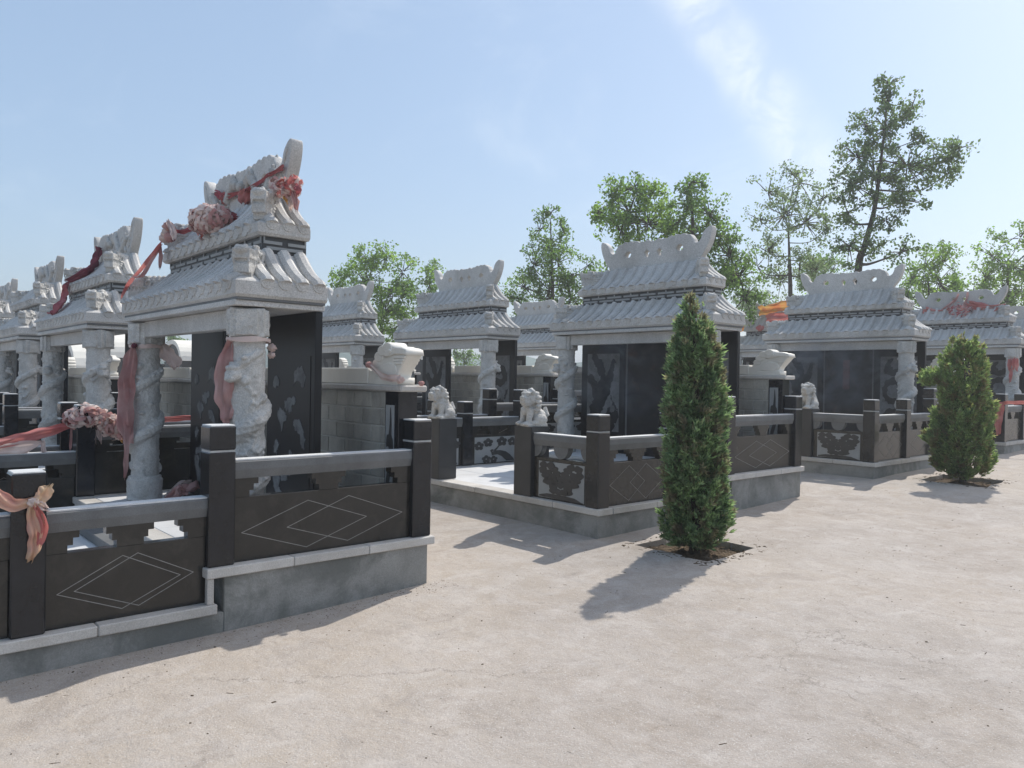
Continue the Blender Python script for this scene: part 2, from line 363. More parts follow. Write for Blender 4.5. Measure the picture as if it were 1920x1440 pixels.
# ------------------------------------------------------------ ground (rises gently towards the back rows)
GY = np.array([-60, -1, .7, 1.9, 3.45, 5.45, 9.3, 11.1, 16.4, 25, 60, 400, 900]); GZ = np.array([-.12, -.09, -.063, -.041, 0, .09, .147, .249, .353, .46, .6, .6, .6])
def gz(y): return float(np.interp(y, GY, GZ))
PITS = [(-4.50, -3.72, 5.54, 6.30), (-4.30, -3.46, 11.56, 12.40)]
def ground():
    xs = sorted(set([-200, -120, -60, -30, -22, 15, 40, 80] + [round(-20+i*.5, 3) for i in range(50)] + [p for q in PITS for p in (q[0], (q[0]*2+q[1])/3, (q[0]+q[1]*2)/3, q[1])]))
    ys = sorted(set([-60, -20, 32, 45, 70, 120, 200] + [round(-3+i*.5, 3) for i in range(66)] + [p for q in PITS for p in (q[2], (q[2]*2+q[3])/3, (q[2]+q[3]*2)/3, q[3])] + list(GY[1:10])))
    bm = bmesh.new(); g = {}
    pe = {(round(x, 3), round(y, 3)) for q in PITS for x in (q[0], q[1]) for y in (q[2], q[3])}
    rr = random.Random(3)
    for i, x in enumerate(xs):
        for j, y in enumerate(ys):
            jx = jy = 0
            for q in PITS:
                if q[0]-.01 <= x <= q[1]+.01 and q[2]-.01 <= y <= q[3]+.01: jx = rr.uniform(-.03, .03); jy = rr.uniform(-.03, .03)
            n = .006*math.sin(x*1.7+y*.9)+.005*math.sin(y*2.3-x*1.1)
            g[i, j] = bm.verts.new((x+jx, y+jy, gz(y)+(n if -20 < x < 5 and -3 < y < 30 else 0)))
    rim = {}
    for i in range(len(xs)-1):
        for j in range(len(ys)-1):
            cx, cy = (xs[i]+xs[i+1])/2, (ys[j]+ys[j+1])/2
            if any(q[0] < cx < q[1] and q[2] < cy < q[3] for q in PITS): continue
            bm.faces.new((g[i, j], g[i+1, j], g[i+1, j+1], g[i, j+1]))
    for v in [v for v in bm.verts if not v.link_faces]: bm.verts.remove(v)
    for e in [e for e in bm.edges if len(e.link_faces) == 1]:
        m_ = (e.verts[0].co+e.verts[1].co)/2
        if any(q[0]-.1 < m_.x < q[1]+.1 and q[2]-.1 < m_.y < q[3]+.1 for q in PITS):
            a, b2 = e.verts; lo = [bm.verts.new(v.co-Vector((0, 0, .10))) for v in (a, b2)]
            bm.faces.new((a, b2, lo[1], lo[0]))
    me = bm_mesh(bm, 'ground', False); return struct('ground', me, 'cement')
ground()
for q in PITS:          # soil in the planting pits, heaped to the trunk
    bm = bmesh.new(); n = 26; w = .06
    vs_ = [[bm.verts.new((q[0]-w+(q[1]-q[0]+2*w)*i/n, q[2]-w+(q[3]-q[2]+2*w)*j/n, gz(q[2])-.065+.05*math.exp(-(((i/n-.5)**2+(j/n-.5)**2)/.05))+random.uniform(-.014, .022))) for j in range(n+1)] for i in range(n+1)]
    for i in range(n):
        for j in range(n): bm.faces.new((vs_[i][j], vs_[i+1][j], vs_[i+1][j+1], vs_[i][j+1]))
    struct('planting_pit_soil', bm_mesh(bm, 'soil', True), 'soil')

# distant hills seen low between the columns
def hills():
    bm = bmesh.new(); prev = None
    for i in range(61):
        a = R_(-100+i*2.6); dist = 150
        x, y = math.sin(a)*dist, math.cos(a)*dist; h = 6.5+1.6*math.sin(i*.55)+1.1*math.sin(i*1.3+1)+.5*math.sin(i*2.9)
        row = [bm.verts.new((x*k, y*k, z)) for k, z in ((.8, -2), (.9, h*.6), (1, h), (1.15, h*.4))]
        if prev:
            for p in range(3): bm.faces.new((prev[p], prev[p+1], row[p+1], row[p]))
        prev = row
    struct('hills', bm_mesh(bm, 'hills', True), 'hill_far')
hills()

# ------------------------------------------------------------ carved pieces shared by all pavilions
def make_hip_dragon():
    s = Sculpt()
    s.box((.12, 0, -.17), (.16, .052, .13))
    for i in range(6): s.ell((-.02+i*.05, 0, -.045), (.032, .05, .05))
    s.box((.335, 0, -.075), (.085, .066, .038)); s.box((.325, 0, -.178), (.085, .058, .036)); s.box((.30, 0, -.13), (.095, .05, .05))
    s.ell((.41, 0, -.05), (.035, .055, .032)); s.ell((.405, .03, -.03), .02); s.ell((.405, -.03, -.03), .02)
    for q in (-1, 1):
        s.ell((.285, q*.058, -.045), (.034, .022, .028)); s.ell((.27, q*.05, -.015), (.05, .022, .018))
        c = Vector((.215, q*.062, -.075))
        s.tube([c+Vector((math.cos(a)*r, 0, math.sin(a)*r)) for a, r in ((i*.5, .012+.0035*i) for i in range(15))], .012, 6)
        for k in range(4): s.tube([(.24, q*.055, -.12-k*.028), (.16, q*.06, -.125-k*.03), (.08, q*.056, -.11-k*.03)], [.014, .016, .008], 6)
        for k in range(5): s.tube([(.41-k*.035, q*.056, -.108), (.41-k*.035, q*.056, -.14)], .009, 5)
    s.box((.30, 0, -.235), (.07, .06, .03))
    return s.build(.0052, 'granite_carved', 1, .003, 40)
HIP = make_hip_dragon()

def make_column(seed):
    r = random.Random(seed); s = Sculpt()
    s.cyl((0, 0, .10), .158, .20, 36); s.cyl((0, 0, .215), .148, .03, 36); s.cyl((0, 0, .85), .122, 1.4, 36)
    for z, h in ((1.60, .105),):
        s.cyl((0, 0, z), .148, h*2-.03, 28); s.box((0, 0, z), (.118, .118, h)); s.box((0, 0, z), (.145, .075, h-.012)); s.box((0, 0, z), (.075, .145, h-.012))
    turns = 2.3; ph = r.uniform(0, 6); pts = []; rad = []
    for i in range(70):
        t = i/69; a = ph+t*turns*2*math.pi; rr = .116+.006*math.sin(t*40)
        pts.append((math.cos(a)*rr, math.sin(a)*rr, .27+t*1.13)); rad.append(.028+.036*math.sin(math.pi*min(1, t*1.05))**.6)
    s.tube(pts, rad, 8)
    for i in range(4, 66, 3):
        p = Vector(pts[i]); n = Vector((p.x, p.y, 0)).normalized(); s.ell(p+n*.035+Vector((0, 0, .03)), (.022, .022, .017), sub=2)
    # dragon head looking out half way up, claws and cloud knobs
    hx = Vector((math.cos(-2.2), math.sin(-2.2), 0))
    s.ell(hx*.15+Vector((0, 0, 1.22)), (.06, .06, .05)); s.ell(hx*.175+Vector((0, 0, 1.195)), (.045, .045, .03)); s.ell(hx*.16+Vector((0, 0, 1.27)), (.05, .05, .025))
    for i in range(34):
        a = r.uniform(0, 6.28); z = r.uniform(.25, 1.42); q = r.uniform(.02, .042)
        s.ell((math.cos(a)*.112, math.sin(a)*.112, z), (q, q, q*r.uniform(.5, 1.1)), sub=2)
    for i in range(12):
        a = r.uniform(0, 6.28); z = r.uniform(.3, 1.3); dz = r.uniform(-.12, .12)
        s.tube([(math.cos(a+k*.22)*.125, math.sin(a+k*.22)*.125, z+dz*k/3+.02*math.sin(k*2)) for k in range(5)], [.006, .018, .02, .016, .005], 6)
    return s.build(.0072, 'granite_carved', 1, .005, 38)
COLUMN = [make_column(1), make_column(5)]

def wall_dragon(parent, loc, rz=0):
    """angular carved dragon head ending the beam on the back wall, looking +x; x = 0 at the neck joint"""
    Z = 1.12
    def piece(nm, key, pts, dep, par, bev=.008, m=None):
        return link(nm, outline_mesh(('wd', key), [[(x, z*Z) for x, z in pts]], dep-2*bev, 'marble_cream', bev), par, *( (loc, (0, 0, rz)) if par is parent else ((0, 0, 0),)))
    h = piece('dragon_head', 'body', [(0, .006), (.46, .006), (.475, .03), (.445, .06), (.47, .105), (.53, .165), (.565, .20), (.60, .232), (.585, .262), (.50, .287), (.42, .292), (.33, .300), (.25, .285), (.19, .25), (.145, .215), (.115, .175), (.10, .13), (.07, .10), (0, .105)], .15, parent, .012)
    piece('neck_base', 'base', [(.13, .004), (.478, .004), (.478, .05), (.15, .05)], .19, h)
    piece('upper_lip', 'lip', [(.28, .225), (.36, .232), (.44, .246), (.56, .243), (.612, .236), (.60, .268), (.55, .280), (.44, .288), (.36, .268), (.29, .262)], .185, h)
    for i, (z, x0, x1) in enumerate(((.214, .42, .585), (.190, .42, .562), (.168, .42, .54))): piece('mouth_fold', 'fold%d' % i, [(x0, z-.006), (x1-.012, z-.006), (x1, z+.004), (x1-.004, z+.008), (x0, z+.008)], .172, h, .004)
    piece('cheek', 'cheek', [(.20, .07), (.40, .062), (.455, .11), (.43, .155), (.32, .17), (.23, .145)], .172, h)
    for i, (x, z, r) in enumerate(((.31, .292, .05), (.225, .268, .052), (.165, .222, .05), (.125, .168, .045), (.095, .118, .036))): piece('mane_curl', 'mane%d' % i, [(x+math.cos(a)*r*1.25, z+math.sin(a)*r*.72) for a in [k*math.pi/6 for k in range(12)]], .18-.008*i, h)
    for q in (-1, 1):
        e = piece('eye', 'eye', [(.365+math.cos(a)*.024, .262+math.sin(a)*.014) for a in [k*math.pi/4 for k in range(8)]], .02, h, .004); e.location = (0, q*.094, 0)
    return h

def make_lion(seed, turn):
    """seated guardian lion looking -y, about 0.41 m tall, stands on z = 0"""
    r = random.Random(seed); s = Sculpt()
    s.box((0, .0, .012), (.115, .125, .014))
    s.ell((0, .055, .10), (.105, .10, .095)); s.ell((0, .01, .18), (.085, .085, .12), (.25, 0, 0)); s.ell((0, -.045, .19), (.075, .06, .09))
    for q in (-1, 1):
        s.ell((q*.085, .05, .07), (.045, .085, .062)); s.ell((q*.095, -.02, .035), (.032, .055, .03))
        s.tube([(q*.06, -.06, .19), (q*.062, -.075, .10), (q*.064, -.085, .035)], [.042, .033, .03], 10)
        s.ell((q*.066, -.105, .03), (.036, .045, .026))
        for k in range(3): s.ell((q*.066+(k-1)*.021, -.14, .025), (.012, .018, .018), sub=2)
    c = Vector((turn*.02, -.035, .295))
    s.ell(c, (.092, .09, .088)); s.box(c+Vector((turn*.02, -.075, -.02)), (.05, .045, .034)); s.ell(c+Vector((turn*.02, -.105, .0)), (.055, .03, .028))
    s.box(c+Vector((turn*.02, -.065, -.062)), (.042, .04, .016)); s.ell(c+Vector((turn*.025, -.13, .014)), (.024, .014, .014))
    for q in (-1, 1):
        s.ell(c+Vector((q*.04+turn*.012, -.078, .032)), (.022, .018, .018)); s.ell(c+Vector((q*.042+turn*.012, -.072, .055)), (.034, .024, .015))
        s.ell(c+Vector((q*.082, -.02, .062)), (.02, .026, .03))
    for ring, (zz, rad, n) in enumerate(((.05, .075, 9), (.01, .098, 11), (-.035, .102, 11), (-.08, .095, 11), (-.12, .082, 10))):
        for k in range(n):
            a = R_(15)+(k/(n-1))*R_(150)
            for_q = Vector((math.cos(a)*rad, math.sin(a)*rad*.95-.0, zz)); s.ell(c+for_q, r.uniform(.02, .027), sub=2)
    for k in range(5): s.ell(c+Vector((-.04+k*.02, .0, .09-abs(k-2)*.006)), .022, sub=2)
    s.ell(c+Vector((0, .01, .10)), .016, sub=2)
    s.tube([(.0, .14, .05), (.02, .17, .12), (.0, .16, .2)], [.025, .035, .02], 8)
    s.ell((0, -.1, .15), (.022, .02, .022)); s.tube([(-.07, -.07, .2), (0, -.115, .165), (.07, -.07, .2)], .012, 6)
    return s.build(.0058, 'granite_carved', 1, .002, 60)
LIONS = [make_lion(2, 1), make_lion(4, -1)]

# ------------------------------------------------------------ roofs
RO = dict(low=dict(W0=1.414, Y0=-.361, Yb=.346, z0=1.775, ev=.125, W1=1.075, Y1=-.03, z1=2.155, r=.05),
          up=dict(W0=1.115, Y0=-.08, Yb=.348, z0=2.284, ev=.10, W1=.80, Y1=.21, z1=2.665, r=.047))
def rz(p, t): za = p['z0']+p['ev']; return za+(p['z1']-za)*(.5*t+.5*t*t)
def rW(p, t): return p['W0']+(p['W1']-p['W0'])*t
def rY(p, t): return p['Y0']+(p['Y1']-p['Y0'])*t
def roof_body(kind):
    k = ('roof', kind)
    if k in CACHE: return CACHE[k]
    p = RO[kind]; bm = bmesh.new(); rings = []
    spec = [(p['W0']-.02, p['Y0']+.02, p['z0']), (p['W0'], p['Y0'], p['z0']+.02), (p['W0'], p['Y0'], p['z0']+p['ev']-.012), (p['W0']-.012, p['Y0']+.012, p['z0']+p['ev'])]
    spec += [(rW(p, t)-.012*(1-t), rY(p, t)+.012*(1-t), rz(p, t)) for t in (.2, .4, .6, .8, 1)]
    for W, Y, z in spec: rings.append([bm.verts.new(c) for c in ((-W, p['Yb'], z), (-W, Y, z), (W, Y, z), (W, p['Yb'], z))])
    for a, b in zip(rings, rings[1:]):
        for i in range(4): bm.faces.new((a[i], a[(i+1) % 4], b[(i+1) % 4], b[i]))
    bm.faces.new(rings[0][::-1]); bm.faces.new(rings[-1]); bmesh.ops.recalc_face_normals(bm, faces=bm.faces[:])
    me = bm_mesh(bm, 'roof'); me.materials.append(M['granite_light']); CACHE[k] = me; return me
def barrel(kind, side, c):
    k = ('barrel', kind, side, round(c, 3))
    if k in CACHE: return CACHE[k]
    p = RO[kind]; tm = 1.0
    if side == 'f' and abs(c) > p['W1']: tm = (p['W0']-abs(c))/(p['W0']-p['W1'])
    if side != 'f' and c < p['Y1']: tm = (c-p['Y0'])/(p['Y1']-p['Y0'])
    tm = max(tm, .12); ts = [0, .25*tm, .5*tm, .75*tm, tm]; bm = bmesh.new(); r = p['r']
    sk = .013 if side == 'f' else -.002
    def P(t, e=0): return Vector((c, rY(p, t)-e, rz(p, t)-sk)) if side == 'f' else Vector((rW(p, t)+e, c, rz(p, t)-sk))
    pts = [P(0, .002)-Vector((0, 0, .006))] + [P(t) for t in ts]
    tube_bm(bm, pts, r, 8)
    n = Vector((0, -1, 0)) if side == 'f' else Vector((1, 0, 0)); e0 = pts[0]
    rot = n.to_track_quat('Z', 'Y').to_matrix().to_4x4()
    bmesh.ops.create_cone(bm, cap_ends=True, segments=12, radius1=r*1.10, radius2=r*1.04, depth=.010, matrix=Matrix.Translation(e0+n*.003) @ rot)
    bmesh.ops.create_cone(bm, cap_ends=True, segments=10, radius1=r*.78, radius2=r*.7, depth=.005, matrix=Matrix.Translation(e0+n*.009) @ rot)
    bmesh.ops.recalc_face_normals(bm, faces=bm.faces[:]); me = bm_mesh(bm, 'barrel'); auto_smooth(me); me.materials.append(M['granite_light']); CACHE[k] = me; return me
def drip(kind):
    r = .062
    pts = [(math.cos(a)*r, -math.sin(a)*r*.75) for a in [i*math.pi/8 for i in range(9)]]
    return prism_mesh(('drip',), pts, .008, 'granite_light')
def ridge_mesh(var):
    half = [(0, .355), (.1, .375), (.2, .365), (.3, .385), (.4, .39), (.5, .392), (.6, .37), (.66, .32), (.69, .26), (.75, .255), (.80, .30), (.83, .37), (.88, .42), (.945, .445), (.955, .37), (.92, .25), (.865, .15), (.80, .07), (.77, 0)]
    h = catmull(half, 8, False); rr = random.Random(var)
    out = []
    for i, (x, z) in enumerate(h):
        if x < .64 and z > .3: z += .022*abs(math.sin(x*30+var))*(1.0 if var % 2 else .7)-.008
        out.append((x, z))
    lp = [(-x, z) for x, z in out[::-1][:-1]] + out
    def hole(cx, cz, rx, rz_, k=7, ph=0): return [(cx+math.cos(ph+i*2*math.pi/k)*rx*(1+.25*math.sin(i*2.1)), cz+math.sin(ph+i*2*math.pi/k)*rz_) for i in range(k)]
    holes = [hole(-.45, .22, .07, .055), hole(.45, .22, .07, .055, ph=.5), hole(-.11, .2, .05, .07, 5, 1.5), hole(.11, .2, .05, .07, 5, 1.5)]
    return outline_mesh(('ridge', var), [lp]+holes, .085, 'granite_light', .009)
def make_ridge_relief():
    s = Sculpt()
    for q in (-1, 1):
        body = [(q*(.10+.62*t), -.048, .19+.085*math.sin(t*7.5+.6)-.05*t) for t in [i/26 for i in range(27)]]
        s.tube(body, [.030+.022*math.sin(math.pi*(.15+.8*i/26)) for i in range(27)], 8)
        for i in range(2, 26, 2): s.ell(Vector(body[i])+Vector((0, -.03, .02)), (.018, .014, .022), sub=2); s.ell(Vector(body[i])+Vector((0, -.02, .055)), (.012, .02, .024), sub=2)
        s.ell((q*.17, -.06, .29), (.06, .04, .045)); s.ell((q*.12, -.07, .275), (.035, .03, .025)); s.ell((q*.2, -.055, .33), (.05, .03, .02), (0, q*.5, 0))
        for k in range(3): s.tube([(q*(.30+k*.16), -.05, .12), (q*(.34+k*.16), -.06, .07), (q*(.30+k*.16), -.055, .03)], [.026, .02, .026], 6)
        for k in range(5): s.tube([(q*(.72+.035*k), -.045, .10+.055*k), (q*(.78+.03*k), -.05, .14+.06*k), (q*(.80+.03*k), -.045, .18+.06*k)], [.014, .018, .006], 6)
        for k in range(9): s.ell((q*(.06+k*.075), -.04, .03+.012*(k % 2)), (.04, .024, .026), sub=2)
        for k in range(8): s.tube([(q*(.06+k*.075), 0, .34), (q*(.07+k*.075), 0, .40+.01*(k % 2))], [.034, .008], 6)
    s.ell((0, -.06, .23), .05); s.box((0, -.01, .02), (.74, .045, .02))
    return s.build(.0085, 'granite_carved', 1, .004, 40)
RIDGE_RELIEF = make_ridge_relief()
def fret_mesh(L):
    k = ('fret', round(L, 3))
    if k in CACHE: return CACHE[k]
    bm = bmesh.new(); h = .131; n = max(1, round(L/.30)); p = L/n; t = .016
    def bar(x0, x1, z0, z1):
        x0, x1 = max(x0, -L/2), min(x1, L/2)
        if x1-x0 > .004: bmesh.ops.create_cube(bm, size=1, matrix=Matrix.Translation(((x0+x1)/2, 0, (z0+z1)/2)) @ Matrix.Diagonal((x1-x0, .012, z1-z0, 1)))
    for i in range(n+1):
        x = -L/2+i*p
        bar(x-t*.6, x+t*.6, h*.62, h*.99); bar(x-p*.43, x+p*.43, h*.56, h*.74)
        x += p/2
        bar(x-t*.6, x+t*.6, h*.01, h*.36); bar(x-p*.43, x+p*.43, h*.24, h*.42)
    me = bm_mesh(bm, 'fret'); me.materials.append(M['relief_grey']); CACHE[k] = me; return me
def blob(pts, n=5, rag_=0., seed=1):
    o = catmull(pts, n); r = random.Random(seed+len(pts))
    return [(a+r.uniform(-rag_, rag_), b+r.uniform(-rag_, rag_)*.6) for a, b in o]
CRANE = [[(.05, .02), (.12, .16), (.10, .30), (.2, .42), (.16, .55), (.05, .62), (.0, .70), (.08, .74), (.18, .70), (.26, .66), (.36, .60), (.40, .70), (.30, .80), (.2, .88), (.14, .98), (.28, 1.0), (.40, .93), (.52, .86), (.58, .72), (.70, .80), (.76, .90), (.84, .92), (.92, .88), (.84, .84), (.82, .72), (.74, .60), (.70, .48), (.58, .38), (.50, .28), (.40, .20), (.42, .08), (.30, .0)],
         [(.55, .0), (.62, .12), (.60, .22), (.70, .30), (.80, .24), (.92, .30), (.98, .20), (.88, .10), (.8, .0)], [(.78, .45), (.86, .36), (.98, .30), (.96, .27), (.84, .33), (.75, .43)]]
PATCH = [[(.08, .80), (.16, .86), (.24, .84), (.22, .79), (.14, .76)], [(.62, .80), (.66, .90), (.80, .92), (.9, .84), (.84, .79), (.72, .83)], [(.40, .66), (.46, .70), (.58, .71), (.68, .69), (.60, .65), (.54, .60), (.46, .62)], [(.20, .58), (.26, .62), (.38, .61), (.44, .56), (.38, .52), (.34, .46), (.28, .52)], [(.62, .52), (.68, .55), (.80, .54), (.88, .46), (.90, .38), (.84, .36), (.76, .45), (.66, .49)],
         [(.12, .34), (.2, .39), (.26, .36), (.22, .32), (.20, .27), (.15, .30)], [(.5, .29), (.55, .33), (.62, .30), (.66, .25), (.58, .25)], [(.16, .16), (.22, .21), (.36, .22), (.5, .21), (.6, .17), (.52, .15), (.44, .11), (.34, .11), (.30, .15)], [(.14, .13), (.30, .13), (.28, .06), (.36, .0), (.50, -.03), (.54, -.08), (.40, -.11), (.28, -.08), (.20, -.02), (.13, .06)]]
DRAGON = [[(.10, .05), (.3, .12), (.5, .10), (.72, .16), (.80, .28), (.66, .36), (.42, .34), (.24, .40), (.2, .50), (.36, .56), (.6, .54), (.82, .58), (.9, .70), (.80, .82), (.6, .86), (.40, .80), (.28, .86), (.34, .96), (.16, .92), (.10, .80), (.22, .70), (.46, .70), (.66, .74), (.74, .70), (.62, .65), (.36, .67), (.14, .60), (.06, .46), (.16, .32), (.36, .24), (.58, .27), (.62, .23), (.40, .19), (.16, .16)],
          [(.05, .0), (.95, .0), (.9, .05), (.7, .08), (.5, .04), (.3, .07), (.12, .05)], [(.82, .36), (.92, .42), (.97, .52), (.9, .5), (.84, .44)]]
def picture(parent, x0, x1, z0, z1, yf, shapes, key, dark_on_light=True):
    """flat-carved picture: a ground plate and raised figures on it, facing -y"""
    w, h = x1-x0, z1-z0
    pl = box('picture_ground', x0, x1, yf-.004, yf+.002, z0, z1, 'relief_dim' if dark_on_light else 'granite_void', parent, 0)
    for i, s in enumerate(shapes):
        me = outline_mesh((key, i, round(w, 3), round(h, 3)), [[(a*w-w/2, b*h-h/2) for a, b in blob(s, 4, .03 if dark_on_light else .024, i)]], .006, 'granite_void' if dark_on_light else 'relief_dim')
        link('figure', me, pl, (0, -.003, 0))
    return pl

def pavilion(px, py, fz, label, opt):
    t = thing('tomb_pavilion', label, 'pavilion', (px, py+2.45, fz), 0, 'carved stone tomb pavilions')
    for i, sx in enumerate((-1, 1)):
        link('column', COLUMN[i], t, (sx*1.22, -.185, 0), (0, 0, opt.get('spin', 0)+i*.7))
    box('architrave', -1.10, 1.10, -.245, -.135, 1.565, 1.712, 'granite_light', t, .006)
    for sx in (-1, 1):
        pn = box('side_panel', min(sx*.50, sx*1.35), max(sx*.50, sx*1.35), .283, .343, 0, 1.712, 'granite_void', t, .004)
        if opt.get('pic', True):
            if opt.get('patch'): picture(pn, -.36, .36, -.60, .52, -.0305, PATCH, 'patch%d' % sx, False)
            elif sx < 0: picture(pn, -.30, .33, -.55, .60, -.0305, CRANE, 'crane')
            else: picture(pn, -.33, .30, -.55, .60, -.0305, DRAGON, 'dragon')
    if opt.get('stele'):
        box('inner_stele', -.497, .497, .29, .335, 0, 1.71, 'soot', t, .004)
        for q in (-1, 1): box('stele_border', q*.46-.012, q*.46+.012, .2835, .2895, .05, 1.66, 'granite_grey', t, .002)
        box('stele_border', -.445, .445, .2835, .2895, 1.60, 1.63, 'granite_grey', t, .002)
        if opt['stele'] == 2: box('couplet_strip', -.1, .03, .284, .289, .85, 1.40, 'cloth_sooty', t, 0)
    box('eave_plate', -1.372, 1.372, -.348, .347, 1.715, 1.756, 'granite_light', t, .005)
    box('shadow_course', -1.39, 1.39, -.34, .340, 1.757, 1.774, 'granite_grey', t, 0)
    fr = box('frieze', -1.062, 1.062, -.022, .341, 2.157, 2.282, 'granite_black_matt', t, .003)
    link('fretwork', fret_mesh(2.10), fr, (0, -.1815-.004, -.0655)); link('fretwork', fret_mesh(.345), fr, (1.062+.004, 0, -.0655), (0, 0, R_(90))); link('fretwork', fret_mesh(.345), fr, (-1.062-.004, 0, -.0655), (0, 0, R_(90)))
    for kind, nm in (('low', 'lower_roof'), ('up', 'upper_roof')):
        p = RO[kind]; b = link(nm, roof_body(kind), t)
        nx = 16 if kind == 'low' else 12; sp = .172 if kind == 'low' else .175
        for i in range(nx):
            x = (i-(nx-1)/2)*sp; link('barrel_tile', barrel(kind, 'f', x), b)
            if opt.get('drip', True) and i < nx-1: link('drip_tile', drip(kind), b, (x+sp/2, p['Y0']-.001, p['z0']+p['ev']-.045))
        ysl = (-.13, .005, .14, .275) if kind == 'low' else (.03, .165, .29)
        for y in ysl:
            for sx in (1, -1): link('barrel_tile', barrel(kind, 's', y), b, sc=(sx, 1, 1))
        for sx in (1, -1):
            if kind == 'low': q = link('hip_dragon', HIP, b, (sx*1.05, -.005, 2.165), (0, 0, R_(-45 if sx > 0 else -135)))
            else: q = link('hip_dragon', HIP, b, (sx*.80, .20, 2.66), (0, 0, R_(-44 if sx > 0 else -136)), (.9, .95, .95))
    rg = link('ridge', ridge_mesh(opt.get('ridge', 1)), t, (0, .298, 2.655)); (link('dragon_relief', RIDGE_RELIEF, rg) if opt.get('relief') else None)
    return t

# ------------------------------------------------------------ balustrades
W = .168
RAILP = [(-.042, .548), (.042, .548), (.06, .605), (.06, .656), (.05, .668), (-.05, .668), (-.06, .656), (-.06, .605)]
def rail_mesh(Lb):
    k = ('rail', round(Lb, 3))
    if k in CACHE: return CACHE[k]
    bm = bmesh.new(); a = [bm.verts.new((0, y, z)) for y, z in RAILP]; b = [bm.verts.new((Lb, y, z)) for y, z in RAILP]; n = len(RAILP)
    bm.faces.new(a); bm.faces.new(b[::-1])
    for i in range(n): bm.faces.new((a[i], b[i], b[(i+1) % n], a[(i+1) % n]))
    bmesh.ops.recalc_face_normals(bm, faces=bm.faces[:]); me = bm_mesh(bm, 'rail'); me.materials.append(M['granite_grey']); CACHE[k] = me; return me
def bracket(kind):
    z0, z1 = .425, .548; d = (z1-z0)/3
    if kind == 'mid': pts = [(-.075, z0), (.075, z0), (.075, z0+d), (.10, z0+d), (.10, z0+2*d), (.132, z0+2*d), (.132, z1), (-.132, z1), (-.132, z0+2*d), (-.10, z0+2*d), (-.10, z0+d), (-.075, z0+d)]
    elif kind == 'end': pts = [(0, z0), (.112, z0), (.112, z0+d), (.14, z0+d), (.14, z0+2*d), (.172, z0+2*d), (.172, z1), (0, z1)]
    elif kind == 'bowl': pts = [(math.cos(a)*.105, z1+.0-math.sin(a)*(z1-z0)) for a in [i*math.pi/12 for i in range(13)]]
    else: pts = [(0, z0)]+[(math.cos(a)*.11, z1-math.sin(a)*(z1-z0)) for a in [R_(90)-i*R_(90)/7 for i in range(8)]]+[(0, z1)]
    return prism_mesh(('brk', kind), pts, .07, 'granite_grey' if 'bowl' in kind else 'granite_panel')
def diamond_lines(key, dia):
    if key in CACHE: return CACHE[key]
    bm = bmesh.new()
    for D in dia:
        for (x0, z0), (x1, z1) in zip(D, D[1:]+D[:1]):
            a, b = Vector((x0, 0, z0)), Vector((x1, 0, z1)); d = (b-a).normalized(); n = Vector((-d.z, 0, d.x))*.0021; e = d*.002
            bm.faces.new([bm.verts.new(p) for p in (a-n-e, b-n+e, b+n+e, a+n-e)])
    me = bm_mesh(bm, 'lines'); me.materials.append(M['engraved']); CACHE[key] = me; return me
def peony_shapes():
    """petals (outline lists) of a carved peony spray filling a unit square"""
    r = random.Random(9); out = []
    def petal(cx, cz, rad, asp, rot, lob=3):
        pts = []
        for i in range(22):
            a = i*2*math.pi/22; k = rad*(1+.10*math.cos(a*lob*2))
            x, z = math.cos(a)*k, math.sin(a)*k*asp; pts.append((cx+x*math.cos(rot)-z*math.sin(rot), cz+x*math.sin(rot)+z*math.cos(rot)))
        out.append(pts)
    petal(.5, .56, .11, .95, 0, 4)
    for i, a in enumerate((10, 60, 120, 170, 215, 270, 325)): petal(.5+.18*math.cos(R_(a)), .56+.16*math.sin(R_(a)), .092, .95, R_(a), 2)
    for a, k in ((-20, .30), (25, .30), (60, .29), (120, .29), (155, .30), (200, .30), (235, .27), (305, .27)): petal(.5+k*1.05*math.cos(R_(a)), .56+k*.98*math.sin(R_(a)), .10, .95, R_(a), 2)
    for cx, cz in ((.12, .90), (.28, .90), (.72, .90), (.88, .88), (.10, .76), (.90, .72), (.16, .62), (.84, .58)): petal(cx, cz, .088, 1.2, r.uniform(-.5, .5), 2)
    for cx, cz in ((.34, .22), (.46, .20), (.58, .21), (.68, .23)): petal(cx, cz, .085, 1.0, r.uniform(-1, 1), 2)
    out.append([(.02, .06), (.2, .12), (.36, .12), (.6, .12), (.8, .10), (.98, .0), (.98, .01), (.5, .0), (.02, .02)])
    return out
PEONY = peony_shapes()
def plum_shapes():
    out = []; r = random.Random(5)
    for cx, cz, s in ((.10, .66, 1), (.32, .78, 1), (.66, .80, 1.1), (.92, .78, 1), (.28, .14, .9), (.46, .12, .8)):
        for k in range(5):
            a = R_(k*72+20); x, z = cx+math.cos(a)*.07*s, cz+math.sin(a)*.10*s
            out.append([(x+math.cos(q)*.052*s, z+math.sin(q)*.075*s) for q in [i*math.pi/5 for i in range(10)]])
    out.append([(.42, .52), (.37, .46), (.40, .40), (.45, .46), (.52, .55), (.60, .70), (.63, .70), (.55, .52), (.50, .44)])
    out.append([(.40, .40), (.42, .28), (.55, .30), (.66, .22), (.72, .12), (.78, .03), (.98, .03), (.95, .12), (.86, .28), (.76, .40), (.62, .46), (.5, .46)])
    return out
PLUM = plum_shapes()
DIA_U = [[(.045, .45), (.385, .85), (.725, .47), (.38, .09)], [(.275, .45), (.617, .86), (.95, .47), (.614, .1)]]
DIA_L = [[(.07, .46), (.453, .87), (.825, .48), (.452, .13)], [(.168, .47), (.547, .88), (.915, .49), (.557, .135)]]
